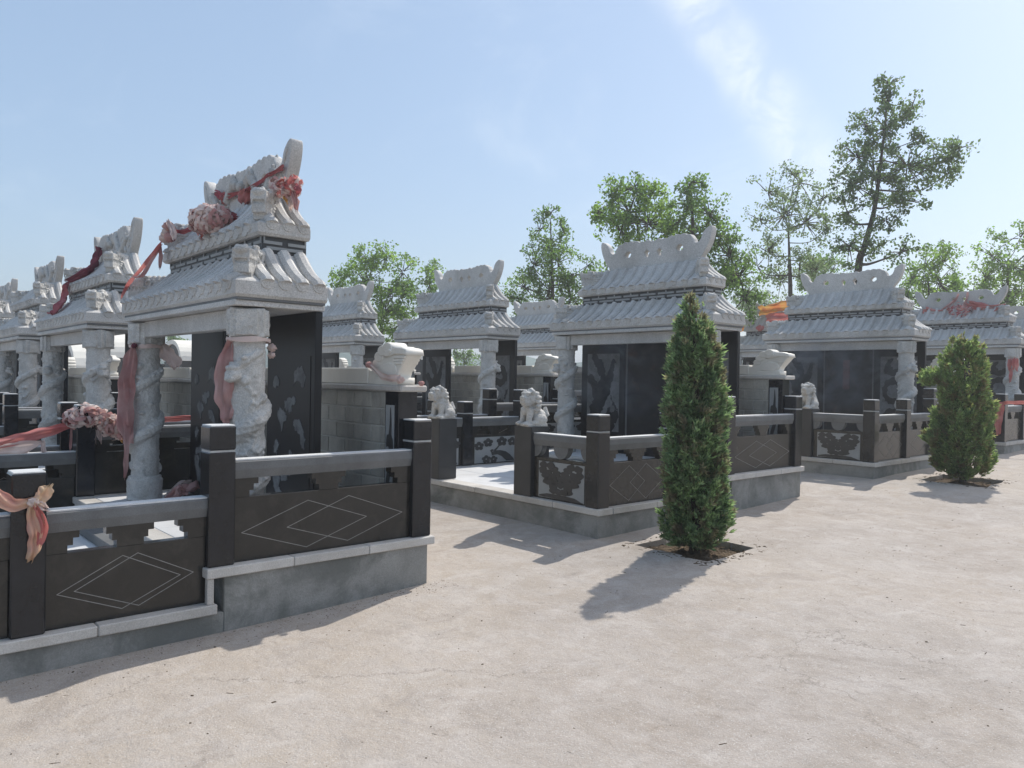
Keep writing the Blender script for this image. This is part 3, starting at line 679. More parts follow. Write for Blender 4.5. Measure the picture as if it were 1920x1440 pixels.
DIA_X = [[(.06, .48), (.36, .90), (.62, .5), (.36, .08)], [(.38, .5), (.64, .92), (.94, .5), (.64, .08)]]
def post(parent, x, y, z, h=.902, flip=1):
    """square post, near corner region given by its centre"""
    p = box('post', x-W/2, x+W/2, y-W/2, y+W/2, z, z+h-.172, 'granite_black', parent, .008, 1)
    hd = .0
    c = link('collar', box_mesh(W-.012, W-.012, .014, 0, 'collar_grey'), p, (0, 0, (h-.172)/2+.004))
    c = link('post_head', box_mesh(W, W, .152, .008, 'granite_black', 1), p, (0, 0, (h-.172)/2+.011+.076))
    link('post_top', box_mesh(W-.012, W-.012, .012, .004, 'granite_sunlit_top'), p, (0, 0, (h-.172)/2+.011+.152+.003))  # thin slab whose pale colour paints sun glare on the post top
    return p
def bay(parent, p0, ang, Lb, z, style, face=-1, pic=None):
    """one balustrade bay from p0 along heading ang; face -1: the picture side looks to local -y"""
    b = link('panel', box_mesh(Lb, .07, .425, .004, 'granite_panel'), parent, (p0[0]+math.cos(ang)*Lb/2, p0[1]+math.sin(ang)*Lb/2, z+.2125), (0, 0, ang))
    rt = link('rail', rail_mesh(Lb), parent, (p0[0], p0[1], z), (0, 0, ang)); 
    lk = link('rail_top', box_mesh(Lb, .104, .008, 0, 'granite_sunlit_top'), rt, (Lb/2, 0, .6695))  # strip added along the rail, sunlight on its top painted pale
    bk = ('bowl', 'bowl_end') if style == 'bowl' else ('mid', 'end')
    def at_(u): return (p0[0]+math.cos(ang)*u, p0[1]+math.sin(ang)*u, z)
    link('bracket', bracket(bk[1]), parent, at_(0), (0, 0, ang)); link('bracket', bracket(bk[1]), parent, at_(Lb), (0, 0, ang), (-1, 1, 1))
    link('bracket', bracket(bk[0]), parent, at_(Lb/2), (0, 0, ang))
    if Lb > 1.2 and style == 'bowl': pass
    if pic is None: return
    rot = 0 if face < 0 else math.pi
    if pic in ('U', 'L', 'X'):
        D = dict(U=DIA_U, L=DIA_L, X=DIA_X)[pic]
        me = diamond_lines(('dia', pic, round(Lb, 3)), [[((a-.5)*Lb, (c-.5)*.425) for a, c in d] for d in D])
        link('engraved_lines', me, b, (0, -.0365*(1 if face < 0 else -1), 0), (0, 0, rot))
    else:
        shapes = PEONY if pic == 'peony' else PLUM
        x0, x1 = -Lb/2+.07, Lb/2-.05; z0, z1 = -.195, .175; w_, h_ = x1-x0, z1-z0
        g = link('picture_ground', box_mesh(w_, .004, h_, 0, 'relief_grey'), b, ((x0+x1)/2*(1 if face < 0 else -1), -.037*(1 if face < 0 else -1), (z0+z1)/2), (0, 0, rot))
        for i, s in enumerate(shapes):
            link('carved_petal', outline_mesh((pic, i, round(w_, 3)), [[((a-.5)*w_, (c-.5)*h_) for a, c in s]], .004, 'granite_black_matt'), g, (0, -.0025-.0007*(i % 9), 0))

# ------------------------------------------------------------ plots
PXC = -6.703; XP = -4.854; XC = -4.82; TX = 4.2557
YF, YC, YA, YB, YE = -.410, .715, 1.769, 3.308, 3.496
FLOOR = .373
ROWS = dict(N=(0, 0, 0, .147), M=(-.045, 5.855, .164, .204), R=(.112, 11.509, .28, .204), S=(.276, 16.685, .362, .204), Q=(.42, 22.0, .43, .204))
def plot_origin(row, k):
    rx, ry, rz_, zl = ROWS[row]; return rx-k*TX, ry, rz_, zl
def platform(row, k, where, caps=True):
    ox, oy, oz, zl = plot_origin(row, k)
    xr, xl = XC+ox, 2*PXC-XC+ox
    t = thing('grave_platform', 'cement-rendered plinth with pale capstones '+where, 'plinth', (xr, oy+YF, gz(oy+YF)), 0, 'stepped grave platforms')
    bx, by, bz = t.location
    def lb(nm, x0, x1, y0, y1, z0, z1, mat, bev=.004, par=None): return box(nm, x0-bx, x1-bx, y0-by, y1-by, z0-bz, z1-bz, mat, t if par is None else par, bev)
    z0, z1 = oz+zl, oz+FLOOR; gb = gz(oy+YF)-.25; ct = .062
    lb('lower_plinth', xl+.03, xr-.03, oy+YF+.0, oy+YA+.1, gb, z0-ct, 'render', .006)
    lb('upper_plinth', xl+.03, xr-.03, oy+YA+.10, oy+YE-.05, gb, z1-ct, 'render', .006)
    # paving
    nx = 5
    for i in range(nx):
        a = xl+.22+(xr-xl-.44)*i/nx; c = xl+.22+(xr-xl-.44)*(i+1)/nx
        for (y0, y1) in ((YF+.12, YF+.85), (YF+.856, YC+.35), (YC+.356, YA-.02)): lb('paving_slab', a+.002, c-.002, oy+y0, oy+y1, z0-ct, z0-.006, 'marble_floor', .003)
        lb('paving_slab', a+.002, c-.002, oy+YA+.15, oy+YE-.2, z1-ct, z1-.004, 'marble_floor', .003)
    # capstones: right side, left side, front, back
    rr = random.Random(hash((row, k)) % 1000 if False else ord(row)+k*7)
    def run(x0, x1, y0, y1, zt, along):
        n = max(1, round(((y1-y0) if along == 'y' else (x1-x0))/.62))
        for i in range(n):
            d = rr.uniform(-.002, .002)
            if along == 'y': lb('capstone', x0+d, x1+d, y0+(y1-y0)*i/n+.0015, y0+(y1-y0)*(i+1)/n-.0015, zt-ct, zt+d*.6, 'cap_stone', .006)
            else: lb('capstone', x0+(x1-x0)*i/n+.0015, x0+(x1-x0)*(i+1)/n-.0015, y0+d, y1+d, zt-ct, zt+d*.6, 'cap_stone', .006)
    run(xr-.215, xr, oy+YF+.19, oy+YA+.05, z0, 'y'); run(xr-.215, xr, oy+YA-.02, oy+YE, z1, 'y')
    run(xl, xl+.215, oy+YF+.19, oy+YA+.05, z0, 'y'); run(xl, xl+.215, oy+YA-.02, oy+YE, z1, 'y')
    run(xl, xr, oy+YF-.02, oy+YF+.187, z0, 'x'); run(xl+.22, xr-.22, oy+YE-.198, oy+YE, z1, 'x')
    # riser stones where the platform steps up, and stone steps in the middle
    lb('riser', xl+.22, xr-.22, oy+YA-.015, oy+YA+.145, z0-ct, z1-.003, 'cap_stone', .005)
    lb('riser', xr-.05, xr-.012, oy+YA-.012, oy+YA+.03, z0+.002, z1-ct-.002, 'cap_stone', .003)
    cx = PXC+ox
    lb('stone_step', cx-.62, cx+.62, oy+YA-.42, oy+YA-.018, z0-.004, z0+.072, 'marble_floor', .006)
    lb('stone_step', cx-.55, cx+.55, oy+YA-.21, oy+YA-.02, z0+.074, z0+.148, 'granite_grey', .006)
    return t
def side_fence(row, k, side, where, pics=('X', 'L', 'U'), full=True):
    ox, oy, oz, zl = plot_origin(row, k); z0, z1 = oz+zl, oz+FLOOR
    xo = XP+ox if side == 'r' else 2*PXC-XP+ox; cx = xo-W/2 if side == 'r' else xo+W/2
    t = thing('stone_balustrade', where, 'balustrade', (cx, oy+YF, z0), 0, 'dark granite balustrades')
    def loc(y): return (0, y-YF, 0)
    post(t, 0, W/2, 0); post(t, 0, YC-YF+W/2, 0); post(t, 0, YA-YF+W/2, z1-z0-.0); post(t, 0, YB-YF+W/2, z1-z0)
    f = 1 if side == 'l' else -1
    # heading +y: local -y is +x, so face -1 looks to +x
    pf = -1 if side == 'r' else (-1 if pics[0] == 'plum' else 1)
    bay(t, (0, W), R_(90), YC-YF-W, 0, 'step', pf, pics[0]); bay(t, (0, YC-YF+W), R_(90), YA-YC-W, 0, 'step', pf, pics[1]); bay(t, (0, YA-YF+W), R_(90), YB-YA-W, z1-z0, 'step', pf, pics[2])
    # the tall post of the upper terrace also runs down to the lower cap
    return t
def front_fence(row, k, side, where):
    ox, oy, oz, zl = plot_origin(row, k); z0 = oz+zl
    px1 = -5.7942+ox
    if side == 'r': x0, x1 = px1+.005, XP-W+ox-.002
    else: x1, x0 = 2*(PXC+ox)-(px1+.005), 2*(PXC+ox)-(XP-W+ox-.002)
    t = thing('stone_balustrade', where, 'balustrade', (x0, oy+YF+W/2, z0), 0, 'peony-carved balustrade bays beside the gates')
    b = abs(x1-x0); bay(t, (0, 0), 0, b, 0, 'bowl', -1, 'peony')
    return t
def pedestal(row, k, i, where, lion_where):
    ox, oy, oz, zl = plot_origin(row, k); z0 = oz+zl; w = .267
    x = (-5.7942 if i == 0 else -7.2346-.18)+ox-w/2; y = oy+YF+w/2; h = .73
    tag(box('lion_pedestal', x-w/2, x+w/2, y-w/2, y+w/2, z0+.001, z0+h, 'granite_black_matt', None, .005, 2), where, 'pedestal', 'pedestals of the guardian lions')
    o = link('guardian_lion', LIONS[i % 2], None, (x, y, z0+h+.001), (0, 0, R_(8 if i else -10))); tag(o, lion_where, 'statue', 'guardian lions')
def back_wall(row, k, where, dwhere, blocks=True, dragon=True):
    ox, oy, oz, zl = plot_origin(row, k); z0 = oz+FLOOR
    xr, xl = -5.03+ox, 2*PXC+5.03+ox; y0, y1 = oy+3.285, oy+3.45; ztop = 1.483+oz
    t = thing('block_wall', 'wall of grey concrete blocks under pale slab '+where, 'wall', (xr, y0, z0), 0, 'block walls behind the pavilions')
    bx, by, bz = t.location
    def lb(nm, a, b, c, d, e, f, mat, bev=.004, par=None): return box(nm, a-bx, b-bx, c-by, d-by, e-bz, f-bz, mat, par or t, bev)
    lb('mortar_core', xl+.19, xr-.19, y0+.009, y1-.009, z0, ztop-.002, 'mortar', 0)
    n = 8; ch = (ztop-z0)/n; bl = .288; xa, xb = xl+.197, xr-.197
    for j in range(n):
        x = xa-(bl/2 if j % 2 else 0); zz = z0+j*ch
        while x < xb-.02:
            a, b = max(x, xa), min(x+bl, xb)
            if b-a > .03: lb('block', a+.006, b-.006, y0, y1, zz+.006, zz+ch-.006, 'block', .004)
            x += bl
    for sx in (0, 1):
        a, b = (xr-.195, xr) if sx else (xl, xl+.195)
        p = lb('pilaster', a, b, y0-.006, y1+.004, z0-.002, ztop-.001, 'granite_black', .004)
        if sx:
            pl = link('picture_ground', box_mesh(.12, .004, .86, 0, 'relief_grey'), p, (-.02, -.0895, .02))
            vine = [[(.3, 0), (.75, .0), (.85, .12), (.75, .24), (.55, .30), (.8, .42), (.95, .55), (.9, .68), (.75, .72), (.72, .85), (.6, .98), (.55, .86), (.45, .74), (.2, .72), (.15, .62), (.4, .62), (.55, .55), (.45, .45), (.25, .36), (.1, .22), (.15, .1)]]
            link('figure', outline_mesh(('vine',), [[((a_-.5)*.12, (b_-.5)*.86) for a_, b_ in blob(vine[0], 4)]], .006, 'granite_black_matt'), pl, (0, -.003, 0))
    lb('cap_slab', xl-.05, xr+.05, oy+3.262, oy+3.515, ztop, ztop+.052, 'cap_stone', .012)
    if dragon:
        zt = ztop+.053
        d = thing('dragon_beam', dwhere, 'stone carving', (xr+.10, oy+3.375, zt), 0, 'cream dragon beams on the walls')
        box('beam', xl-xr+.50, -.605, -.075, .075, 0, .135, 'marble_cream', d, .006)
        wall_dragon(d, (-.60, 0, 0)).scale = (.93, .9, .9); wall_dragon(d, (xl-xr+.40, 0, 0), math.pi).scale = (.93, .9, .9)

PLOTS = [
 ('N', 0, 'of the nearest pavilion, with the big diamond-engraved panels', dict(relief=1, patch=True, ridge=1, spin=.4), 'nearest and largest pavilion, pink rags tied to its columns'),
 ('N', 1, 'of the second pavilion from the left edge', dict(relief=1, ridge=3, spin=1.6), 'second pavilion to the left, a plum rag trailing down its roof'),
 ('N', 2, 'of the small pavilion at the left edge', dict(relief=1, ridge=5, spin=2.9), 'pavilion cut by the left edge, small bare upright ridge'),
 ('N', 3, 'of the farthest pavilion on the left edge', dict(relief=1, ridge=3, spin=.9, drip=False), 'farthest pavilion of the left row, just a roof sliver at the frame edge'),
 ('M', 0, 'behind the tall narrow cypress', dict(stele=1, ridge=2, spin=.2), 'pavilion half hidden by the tall narrow cypress'),
 ('M', 1, 'of the middle pavilion left of the cypress', dict(ridge=1, spin=2.2), 'middle pavilion with crane panel, left of the tall cypress'),
 ('M', 2, 'of the pavilion seen just right of the nearest roof', dict(ridge=1, spin=3.3, drip=False), 'pavilion peeking out right behind the nearest pavilion'),
 ('R', 0, 'of the sooty pavilion between the two cypresses', dict(stele=2, ridge=4, spin=1.2), 'soot-blackened pavilion between the two cypresses'),
 ('R', 2, 'of the pavilion tucked between the two middle ones', dict(ridge=4, spin=.5, drip=False), 'small far pavilion tucked between the two middle pavilions'),
 ('S', 0, 'behind the bushy cypress', dict(stele=1, ridge=4, spin=2.5), 'pavilion behind the bushy cypress, red rosette under its ridge'),
 ('S', 1, 'behind, between the cypress top and the sooty pavilion', dict(ridge=4, spin=.3, drip=False), 'far pavilion with orange cloth, left of the sooty pavilion'),
 ('Q', 0, 'at the right edge of the frame', dict(ridge=4, spin=.8, drip=False), 'far pavilion cut by the right edge of the frame'),
]
for row, k, where, opt, plabel in PLOTS:
    ox, oy, oz, zl = plot_origin(row, k)
    platform(row, k, where)
    pavilion(PXC+ox, oy, oz+FLOOR, plabel, opt)
    hidden_row = (row, k) in (('N', 3), ('S', 1), ('R', 2), ('M', 2))
    side_fence(row, k, 'r', 'dark balustrade on the right side '+where, ('X', 'L', 'U'))
    if not hidden_row and row in 'NM': side_fence(row, k, 'l', 'dark balustrade on the left side '+where, ('plum', 'plum', 'plum') if row == 'M' else ('X', 'L', 'U'))
    if row != 'N' and not hidden_row:
        front_fence(row, k, 'r', 'peony-carved bay right of the gate '+where)
        front_fence(row, k, 'l', 'peony-carved bay left of the gate '+where)
        if row in 'MR':
            for i, s in enumerate(('right', 'left')): pedestal(row, k, i, f'dark square lion pedestal, {s} of the gate {where}', f'grey stone lion seated {s} of the gate {where}')
    back_wall(row, k, where, 'cream stone beam ending in dragon heads '+where)

# ------------------------------------------------------------ trees
def leaf_cloud(cent, rad, n, size, r, asp=.55, droop=.0):
    """n diamond leaves spread through ellipsoid clumps; returns verts, quads"""
    cent = np.asarray(cent); rad = np.asarray(rad)
    idx = r.integers(0, len(cent), n)
    d = r.normal(size=(n, 3)); d /= np.linalg.norm(d, axis=1)[:, None]
    p = cent[idx]+d*(r.random(n)**.45)[:, None]*rad[idx]
    a = r.normal(size=(n, 3)); a[:, 2] -= droop; a /= np.linalg.norm(a, axis=1)[:, None]
    b = r.normal(size=(n, 3)); b -= (a*b).sum(1)[:, None]*a; b /= np.linalg.norm(b, axis=1)[:, None]
    s = size*r.uniform(.6, 1.25, n)[:, None]
    V = np.stack([p-a*s*.5, p+b*s*.5*asp+a*s*.05, p+a*s*.5, p-b*s*.5*asp+a*s*.05], 1).reshape(-1, 3)
    return V, np.arange(n*4).reshape(-1, 4)
def tree(name, label, cat, dist, trunk, lobes, mat, leaf=.10, dens=1.0, seed=1, tr=.11, depth=1.0, group='trees behind the tombs', clump=.34):
    """trunk: pixels from ground up; lobes: (u, v, radius px[, density]) crown masses at this distance"""
    r = np.random.default_rng(seed); rr = random.Random(seed)
    k = dist/FPX/max(.75, 1)
    base = at(trunk[0][0], trunk[0][1], dist); base.z = gz(base.y)-.1
    t = thing(name, label, cat, base, 0, group)
    away = Vector((base.x, base.y, 0)).normalized()
    T = [Vector((0, 0, 0))]+[at(u, v, dist)-base for u, v in trunk[1:]]
    Ts = [Vector(p) for p in catmull([tuple(p) for p in T], 5, False)]; n = len(Ts)
    rad = [tr*.8*(1-.86*i/(n-1)) for i in range(n)]
    link('trunk', tube_mesh(Ts, rad, 9), t, mat='bark')
    cs, rs = [], []; bmb = bmesh.new()
    for L_ in lobes:
        u, v, pr = L_[:3]; dn = L_[3] if len(L_) > 3 else 1
        c = at(u, v, dist)-base; R1 = pr*k*1.16; off = away*rr.uniform(-1, 1)*R1*.9*depth; c = c+off
        # limb from the trunk to this mass
        j = min(range(n), key=lambda q: (Ts[q]-c).length+abs(q-n*.55)*.05+(10 if Ts[q].z > c.z-.1 else 0))
        st = Ts[j]; mid = (st+c)/2+Vector((rr.uniform(-.2, .2), rr.uniform(-.2, .2), -.15*(c-st).length))
        lim = [Vector(p) for p in catmull([tuple(st), tuple(mid), tuple(c)], 5, False)]
        tube_bm(bmb, lim, [max(.012, rad[j]*.55*(1-.75*i/(len(lim)-1))) for i in range(len(lim))], 6)
        m_ = int(max(6, 21*(pr/40)**1.3*dn))
        for q in range(m_):
            d = Vector((rr.gauss(0, 1), rr.gauss(0, 1), rr.gauss(0, 1))).normalized()*R1*rr.random()**.4
            d = away*d.dot(away)*depth+(d-away*d.dot(away)); s_ = c+d
            tube_bm(bmb, [c+d*.1, c+d*.6+Vector((0, 0, .03)), s_], [.02, .012, .005], 4)
            cs.append(s_); rs.append([clump*rr.uniform(.4, 1.15)*(1 if dn >= .6 else .8)]*2+[clump*rr.uniform(.35, .9)])
    link('branches', bm_mesh(bmb, 'branches', True), t, mat='bark')['kind'] = 'stuff'
    N_ = int(len(cs)*50*dens)
    V, Fq = leaf_cloud(np.array([tuple(c) for c in cs]), np.array(rs), N_, leaf, r, .6, .4)
    link('crown', soup('leaves', V, Fq, mat), t)
    return t
tree('leafy_tree', 'tall lone dark tree with leaning trunk rising above the sooty pavilion', 'tree', 24, [(1600, 640), (1608, 520), (1622, 460), (1640, 390), (1652, 300), (1664, 190)],
     [(1668, 160, 16), (1665, 200, 24), (1622, 232, 24), (1706, 212, 24), (1660, 250, 38), (1606, 290, 34), (1640, 325, 50), (1700, 315, 42), (1752, 305, 34), (1800, 276, 18), (1778, 320, 20), (1600, 355, 34), (1690, 375, 34), (1590, 405, 26), (1660, 415, 20), (1592, 465, 30), (1690, 475, 26, .6), (1640, 470, 20, .5), (1730, 260, 16, .5)], 'leaf_dark', .105, .82, 3, .16, clump=.30)
tree('leafy_tree', 'vase-shaped pale green tree with forked trunk left of the tall lone tree', 'tree', 27, [(1484, 640), (1482, 560), (1480, 480), (1478, 430)],
     [(1440, 360, 32, .7), (1424, 410, 24, .6), (1500, 345, 36, .7), (1545, 365, 26, .8), (1470, 400, 44), (1510, 420, 36), (1440, 470, 32), (1500, 490, 30), (1420, 500, 24, .6), (1550, 430, 24, .6), (1490, 330, 18, .6), (1465, 520, 34), (1530, 505, 28)], 'leaf_pale', .10, .72, 5, .13, clump=.33)
tree('leafy_tree', 'dark green tree rising right behind the cypress-hidden pavilion roof', 'tree', 22, [(1300, 640), (1300, 500), (1298, 400), (1295, 345)],
     [(1296, 345, 24), (1290, 385, 32), (1330, 410, 34), (1345, 440, 36), (1368, 480, 38), (1300, 440, 36), (1385, 520, 36), (1395, 560, 30), (1350, 520, 40), (1270, 420, 20)], 'leaf_mid', .10, .95, 7, .12)
tree('leafy_tree', 'light green spreading tree above the ridge of the cypress-hidden pavilion', 'tree', 23, [(1200, 640), (1200, 520), (1196, 430), (1190, 380)],
     [(1150, 375, 36), (1190, 355, 34), (1225, 365, 32), (1240, 395, 30), (1180, 405, 42), (1140, 410, 28), (1215, 430, 40), (1122, 395, 18, .6), (1165, 440, 36), (1250, 440, 30), (1140, 495, 20, .6)], 'leaf_light', .11, .7, 9, .12, clump=.34)
tree('leafy_tree', 'tree with thin twiggy top between the two middle pavilions', 'tree', 26, [(1035, 640), (1036, 560), (1034, 480), (1032, 410)],
     [(1032, 400, 16, .4), (1010, 430, 20, .35), (1056, 436, 20, .35), (1030, 460, 34), (1000, 500, 36), (1045, 495, 38), (1075, 520, 30), (985, 540, 30), (1030, 545, 42), (1070, 560, 34), (1100, 500, 18, .6), (1110, 555, 22), (965, 560, 22), (1040, 600, 40), (990, 595, 30)], 'leaf_mid', .10, .95, 11, .11)
tree('leafy_tree', 'broad bright green tree behind the small roof right of the nearest pavilion', 'tree', 30, [(716, 650), (715, 590), (712, 530)],
     [(655, 520, 26, .7), (690, 490, 32), (725, 485, 28), (755, 510, 28), (690, 530, 40), (735, 545, 40), (765, 540, 22), (720, 585, 40), (760, 590, 30), (680, 575, 34), (740, 620, 34), (640, 540, 18, .5), (770, 620, 26)], 'leaf_light', .12, .9, 13, .12, clump=.4)
tree('leafy_tree', 'small slim tree just left of the middle pavilion ridge', 'tree', 31, [(810, 650), (810, 590), (809, 530)], [(808, 508, 18), (806, 535, 24), (822, 560, 22), (796, 565, 20), (812, 590, 26)], 'leaf_mid', .12, .95, 15, .08, clump=.36)
tree('leafy_tree', 'rounded olive tree right of the tall lone tree, above the red-swagged roof', 'tree', 33, [(1742, 640), (1742, 580), (1740, 520)], [(1735, 498, 30), (1770, 495, 28), (1712, 525, 28), (1760, 530, 38), (1790, 535, 20), (1730, 560, 38), (1780, 565, 30), (1700, 560, 26)], 'leaf_light', .12, .9, 17, .12, clump=.4)
tree('leafy_tree', 'airy tree at the right edge of the frame', 'tree', 34, [(1890, 640), (1890, 570), (1888, 490)], [(1885, 455, 28, .5), (1912, 450, 24, .5), (1865, 485, 30, .6), (1900, 500, 34, .8), (1850, 520, 30), (1880, 540, 36), (1915, 550, 34), (1930, 500, 30), (1825, 550, 26), (1860, 570, 30), (1940, 460, 24, .5)], 'leaf_light', .12, .85, 19, .12, clump=.4)
for i, (u, v, d, pr, mt, lb_) in enumerate(((1540, 500, 36, 26, 'leaf_mid', 'low bushy tree under the tall lone tree'), (1415, 560, 40, 24, 'leaf_pale', 'low pale tree left of the sooty pavilion roof'), (1580, 540, 38, 24, 'leaf_mid', 'low tree behind the ridge of the sooty pavilion'), (1130, 560, 36, 22, 'leaf_mid', 'low tree behind the far tucked pavilion'),
                                          (330, 640, 60, 11, 'leaf_mid', 'distant tree seen left between the columns of the nearest pavilion'), (350, 645, 62, 12, 'leaf_light', 'distant tree seen right between the columns of the nearest pavilion'), (226, 640, 60, 12, 'leaf_mid', 'distant tree seen behind the white vaults'), (800, 660, 44, 12, 'leaf_light', 'distant bright tree seen under the middle pavilion roof'), (870, 660, 50, 20, 'leaf_mid', 'distant dark tree seen through the middle pavilion'))):
    tree('leafy_tree', lb_, 'tree', d, [(u, 690), (u, v+pr*.6), (u, v)], [(u-pr*.7, v+pr*.3, pr*.8), (u+pr*.7, v+pr*.35, pr*.8), (u, v-pr*.3, pr*.8), (u, v+pr*.8, pr), (u-pr, v+pr*1.3, pr*.8), (u+pr, v+pr*1.3, pr*.8)], mt, .14, 1.0, 31+i, .09, clump=.45)

# ------------------------------------------------------------ cypresses beside the path
def cypress(name, label, base, prof, n, mat, seed, lean=(0, 0), bumps=(), leaf=.078):
    r = np.random.default_rng(seed); rr = random.Random(seed)
    t = thing(name, label, 'cypress', base, 0, 'young cypresses in planting pits')
    hs = np.array([p[0] for p in prof]); rs = np.array([p[1] for p in prof]); H = hs[-1]
    bm = bmesh.new(); tube_bm(bm, [(0, 0, -.08), (.01, 0, .3), (.0, .01, H*.6), (lean[0]*.8, lean[1]*.8, H*.95)], [.05, .042, .022, .006], 8)
    for i in range(60):
        z = rr.uniform(.06, H*.62); a = rr.uniform(0, 6.28); R1 = float(np.interp(z, hs, rs))*.6
        d = Vector((math.cos(a)*R1, math.sin(a)*R1, R1*.9+.1)); tube_bm(bm, [(0, 0, z-.1), Vector((0, 0, z-.08))+d*.5+Vector((0, 0, -.04)), Vector((0, 0, z-.1))+d], [.012, .008, .003], 5)
    link('trunk', bm_mesh(bm, 'stem', True), t, mat='bark')
    # feathery upright plumes of scale-leaf sprays, open enough to show the brown inside
    npl = n//44; zc = np.linspace(0, H, 400); w = np.interp(zc, hs, rs)+.03; cdf = np.cumsum(w); cdf /= cdf[-1]
    zt = np.interp(r.random(npl), cdf, zc); az = r.random(npl)*2*np.pi
    lump = 1+.10*np.sin(az*2+zt*4)+.09*np.sin(az*4-zt*7+1)
    Rt = np.interp(zt, hs, rs)*lump*r.uniform(.66, 1.10, npl); zt = zt+r.uniform(0, .10, npl)*(Rt > .08)
    z0 = np.maximum(.03, zt-Rt*1.5-.12)
    pi_ = r.integers(0, npl, n); tt = r.uniform(.38, 1.0, n)**.8
    bow = np.sin(tt*np.pi)*.12*Rt[pi_]; rad_ = Rt[pi_]*tt**.75+bow; zz = z0[pi_]+(zt-z0)[pi_]*tt
    jit = .045*(1.25-tt); P = np.stack([np.cos(az[pi_])*rad_, np.sin(az[pi_])*rad_, zz], 1)+r.normal(0, 1, (n, 3))*jit[:, None]
    P[:, 2] = np.maximum(P[:, 2], .05); P[:, 0] += lean[0]*(zz/H)**2; P[:, 1] += lean[1]*(zz/H)**2; th = az[pi_]
    for bx, by, bz, br, bn in bumps:
        d = r.normal(size=(bn, 3)); d /= np.linalg.norm(d, axis=1)[:, None]; pb = np.array([bx, by, bz])+d*(r.random(bn)**.5)[:, None]*br*np.array([1, 1, .8]); P = np.concatenate([P, pb]); th = np.concatenate([th, np.arctan2(pb[:, 1], pb[:, 0])])
    n = len(P)
    out = np.stack([np.cos(th), np.sin(th), np.full(n, 1.0)], 1)+r.normal(0, .45, (n, 3)); out /= np.linalg.norm(out, axis=1)[:, None]
    sd = r.normal(size=(n, 3)); sd -= (sd*out).sum(1)[:, None]*out; sd /= np.linalg.norm(sd, axis=1)[:, None]
    Vs = []; s = (leaf*r.uniform(.6, 1.3, n))[:, None]
    for a, k, o in ((0, 1.0, 0), (.55, .72, .10), (-.55, .72, .10), (.8, .52, .34), (-.8, .52, .34)):
        dd = out*math.cos(a)+sd*math.sin(a); ww = np.cross(dd, r.normal(size=(n, 3))); ww /= np.linalg.norm(ww, axis=1)[:, None]+1e-9
        b0 = P+out*s*o; tip = b0+dd*s*k; mid = b0+dd*s*k*.5
        Vs.append(np.stack([b0, mid+ww*s*.10, tip, mid-ww*s*.10], 1))
    V = np.concatenate(Vs).reshape(-1, 3)
    link('foliage', soup('sprays', V, np.arange(len(V)).reshape(-1, 4), mat), t)
    return t
b1 = Vector((-4.05, 5.80, gz(5.8)-.03))
cypress('cypress', 'tall narrow columnar cypress in a soil pit on the cement path', b1, [(0.06, .10), (.14, .22), (.3, .262), (.7, .268), (1.2, .25), (1.55, .228), (1.8, .182), (1.96, .125), (2.06, .07), (2.2, .04), (2.28, .01)], 14500, 'cypress_leaf', 3, (-.05, -.04))
b2 = Vector((-3.87, 11.95, gz(11.95)-.03))
cypress('cypress', 'shorter bushy cypress in a soil pit towards the right edge', b2, [(.08, .08), (.2, .26), (.45, .36), (.8, .37), (1.15, .36), (1.5, .31), (1.75, .24), (1.92, .17), (2.04, .04)], 11000, 'cypress_leaf_olive', 8, (-.04, 0), ((-.32, -.28, 1.46, .16, 500), (-.32, -.24, .62, .12, 300)), .088)

# ------------------------------------------------------------ cloth rags, bows and rosettes
def on(ax, val, u, v):
    r = CF + CR*((u-960)/FPX) + CU*((720-v)/FPX); i = 'xyz'.index(ax); return EYE + r*((val-EYE[i])/r[i])
def rag_mesh(pts, wid, across, seed, amp=.012, pleats=2.5, na=9, ragged=.03, taper=False):
    """crumpled strip along pts (world), wid metres, pleated across"""
    r = random.Random(seed); P = [Vector(p) for p in catmull([tuple(p) for p in pts], 7, False)]; n = len(P)
    wi = np.interp(np.linspace(0, 1, n), np.linspace(0, 1, len(wid)), wid)
    ph = [r.uniform(0, 6) for _ in range(4)]; bm = bmesh.new(); rows = []
    for i, p in enumerate(P):
        d = (P[min(i+1, n-1)]-P[max(i-1, 0)]).normalized(); a = across-d*across.dot(d)
        a = a.normalized() if a.length > 1e-4 else d.orthogonal().normalized(); nn = d.cross(a); row = []
        for j in range(na):
            u = j/(na-1)-.5
            k = math.sin(u*2*math.pi*pleats+ph[0]+.8*math.sin(i*.23+ph[1]))*amp + math.sin(u*11+i*.45+ph[2])*amp*.45 + math.sin(i*.6+u*3+ph[3])*amp*.5
            e = r.uniform(-1, 1)*ragged if i in (0, n-1) else 0
            row.append(bm.verts.new(p+a*u*wi[i]*(1+.08*math.sin(i*.9+ph[1]+u*4))+nn*k+d*e))
        rows.append(row)
    for a, b in zip(rows, rows[1:]):
        for j in range(na-1): bm.faces.new((a[j], a[j+1], b[j+1], b[j]))
    return bm_mesh(bm, 'rag', True)
def rag(parent, name, pts, wid, mat, seed, across=None, **k):
    me = rag_mesh(pts, wid, across or R0, seed, **k); me.transform(Matrix.Translation(-parent.location)); return link(name, me, parent, mat=mat)
def wad(parent, c, r, mat, seed, name='knot', n=16):
    """knotted lump of folded cloth"""
    rr = random.Random(seed); bm = bmesh.new(); c = Vector(c)-parent.location
    bmesh.ops.create_icosphere(bm, subdivisions=3, radius=1)
    for v in bm.verts:
        q = v.co.normalized(); f = 1+.16*math.sin(q.x*7+seed)+.14*math.sin(q.y*8+q.z*6+seed*2)+.10*math.sin(q.z*13)
        v.co = c+Vector((q.x*r*f, q.y*r*f, q.z*r*f*.85))
    return link(name, bm_mesh(bm, 'wad', True), parent, mat=mat)
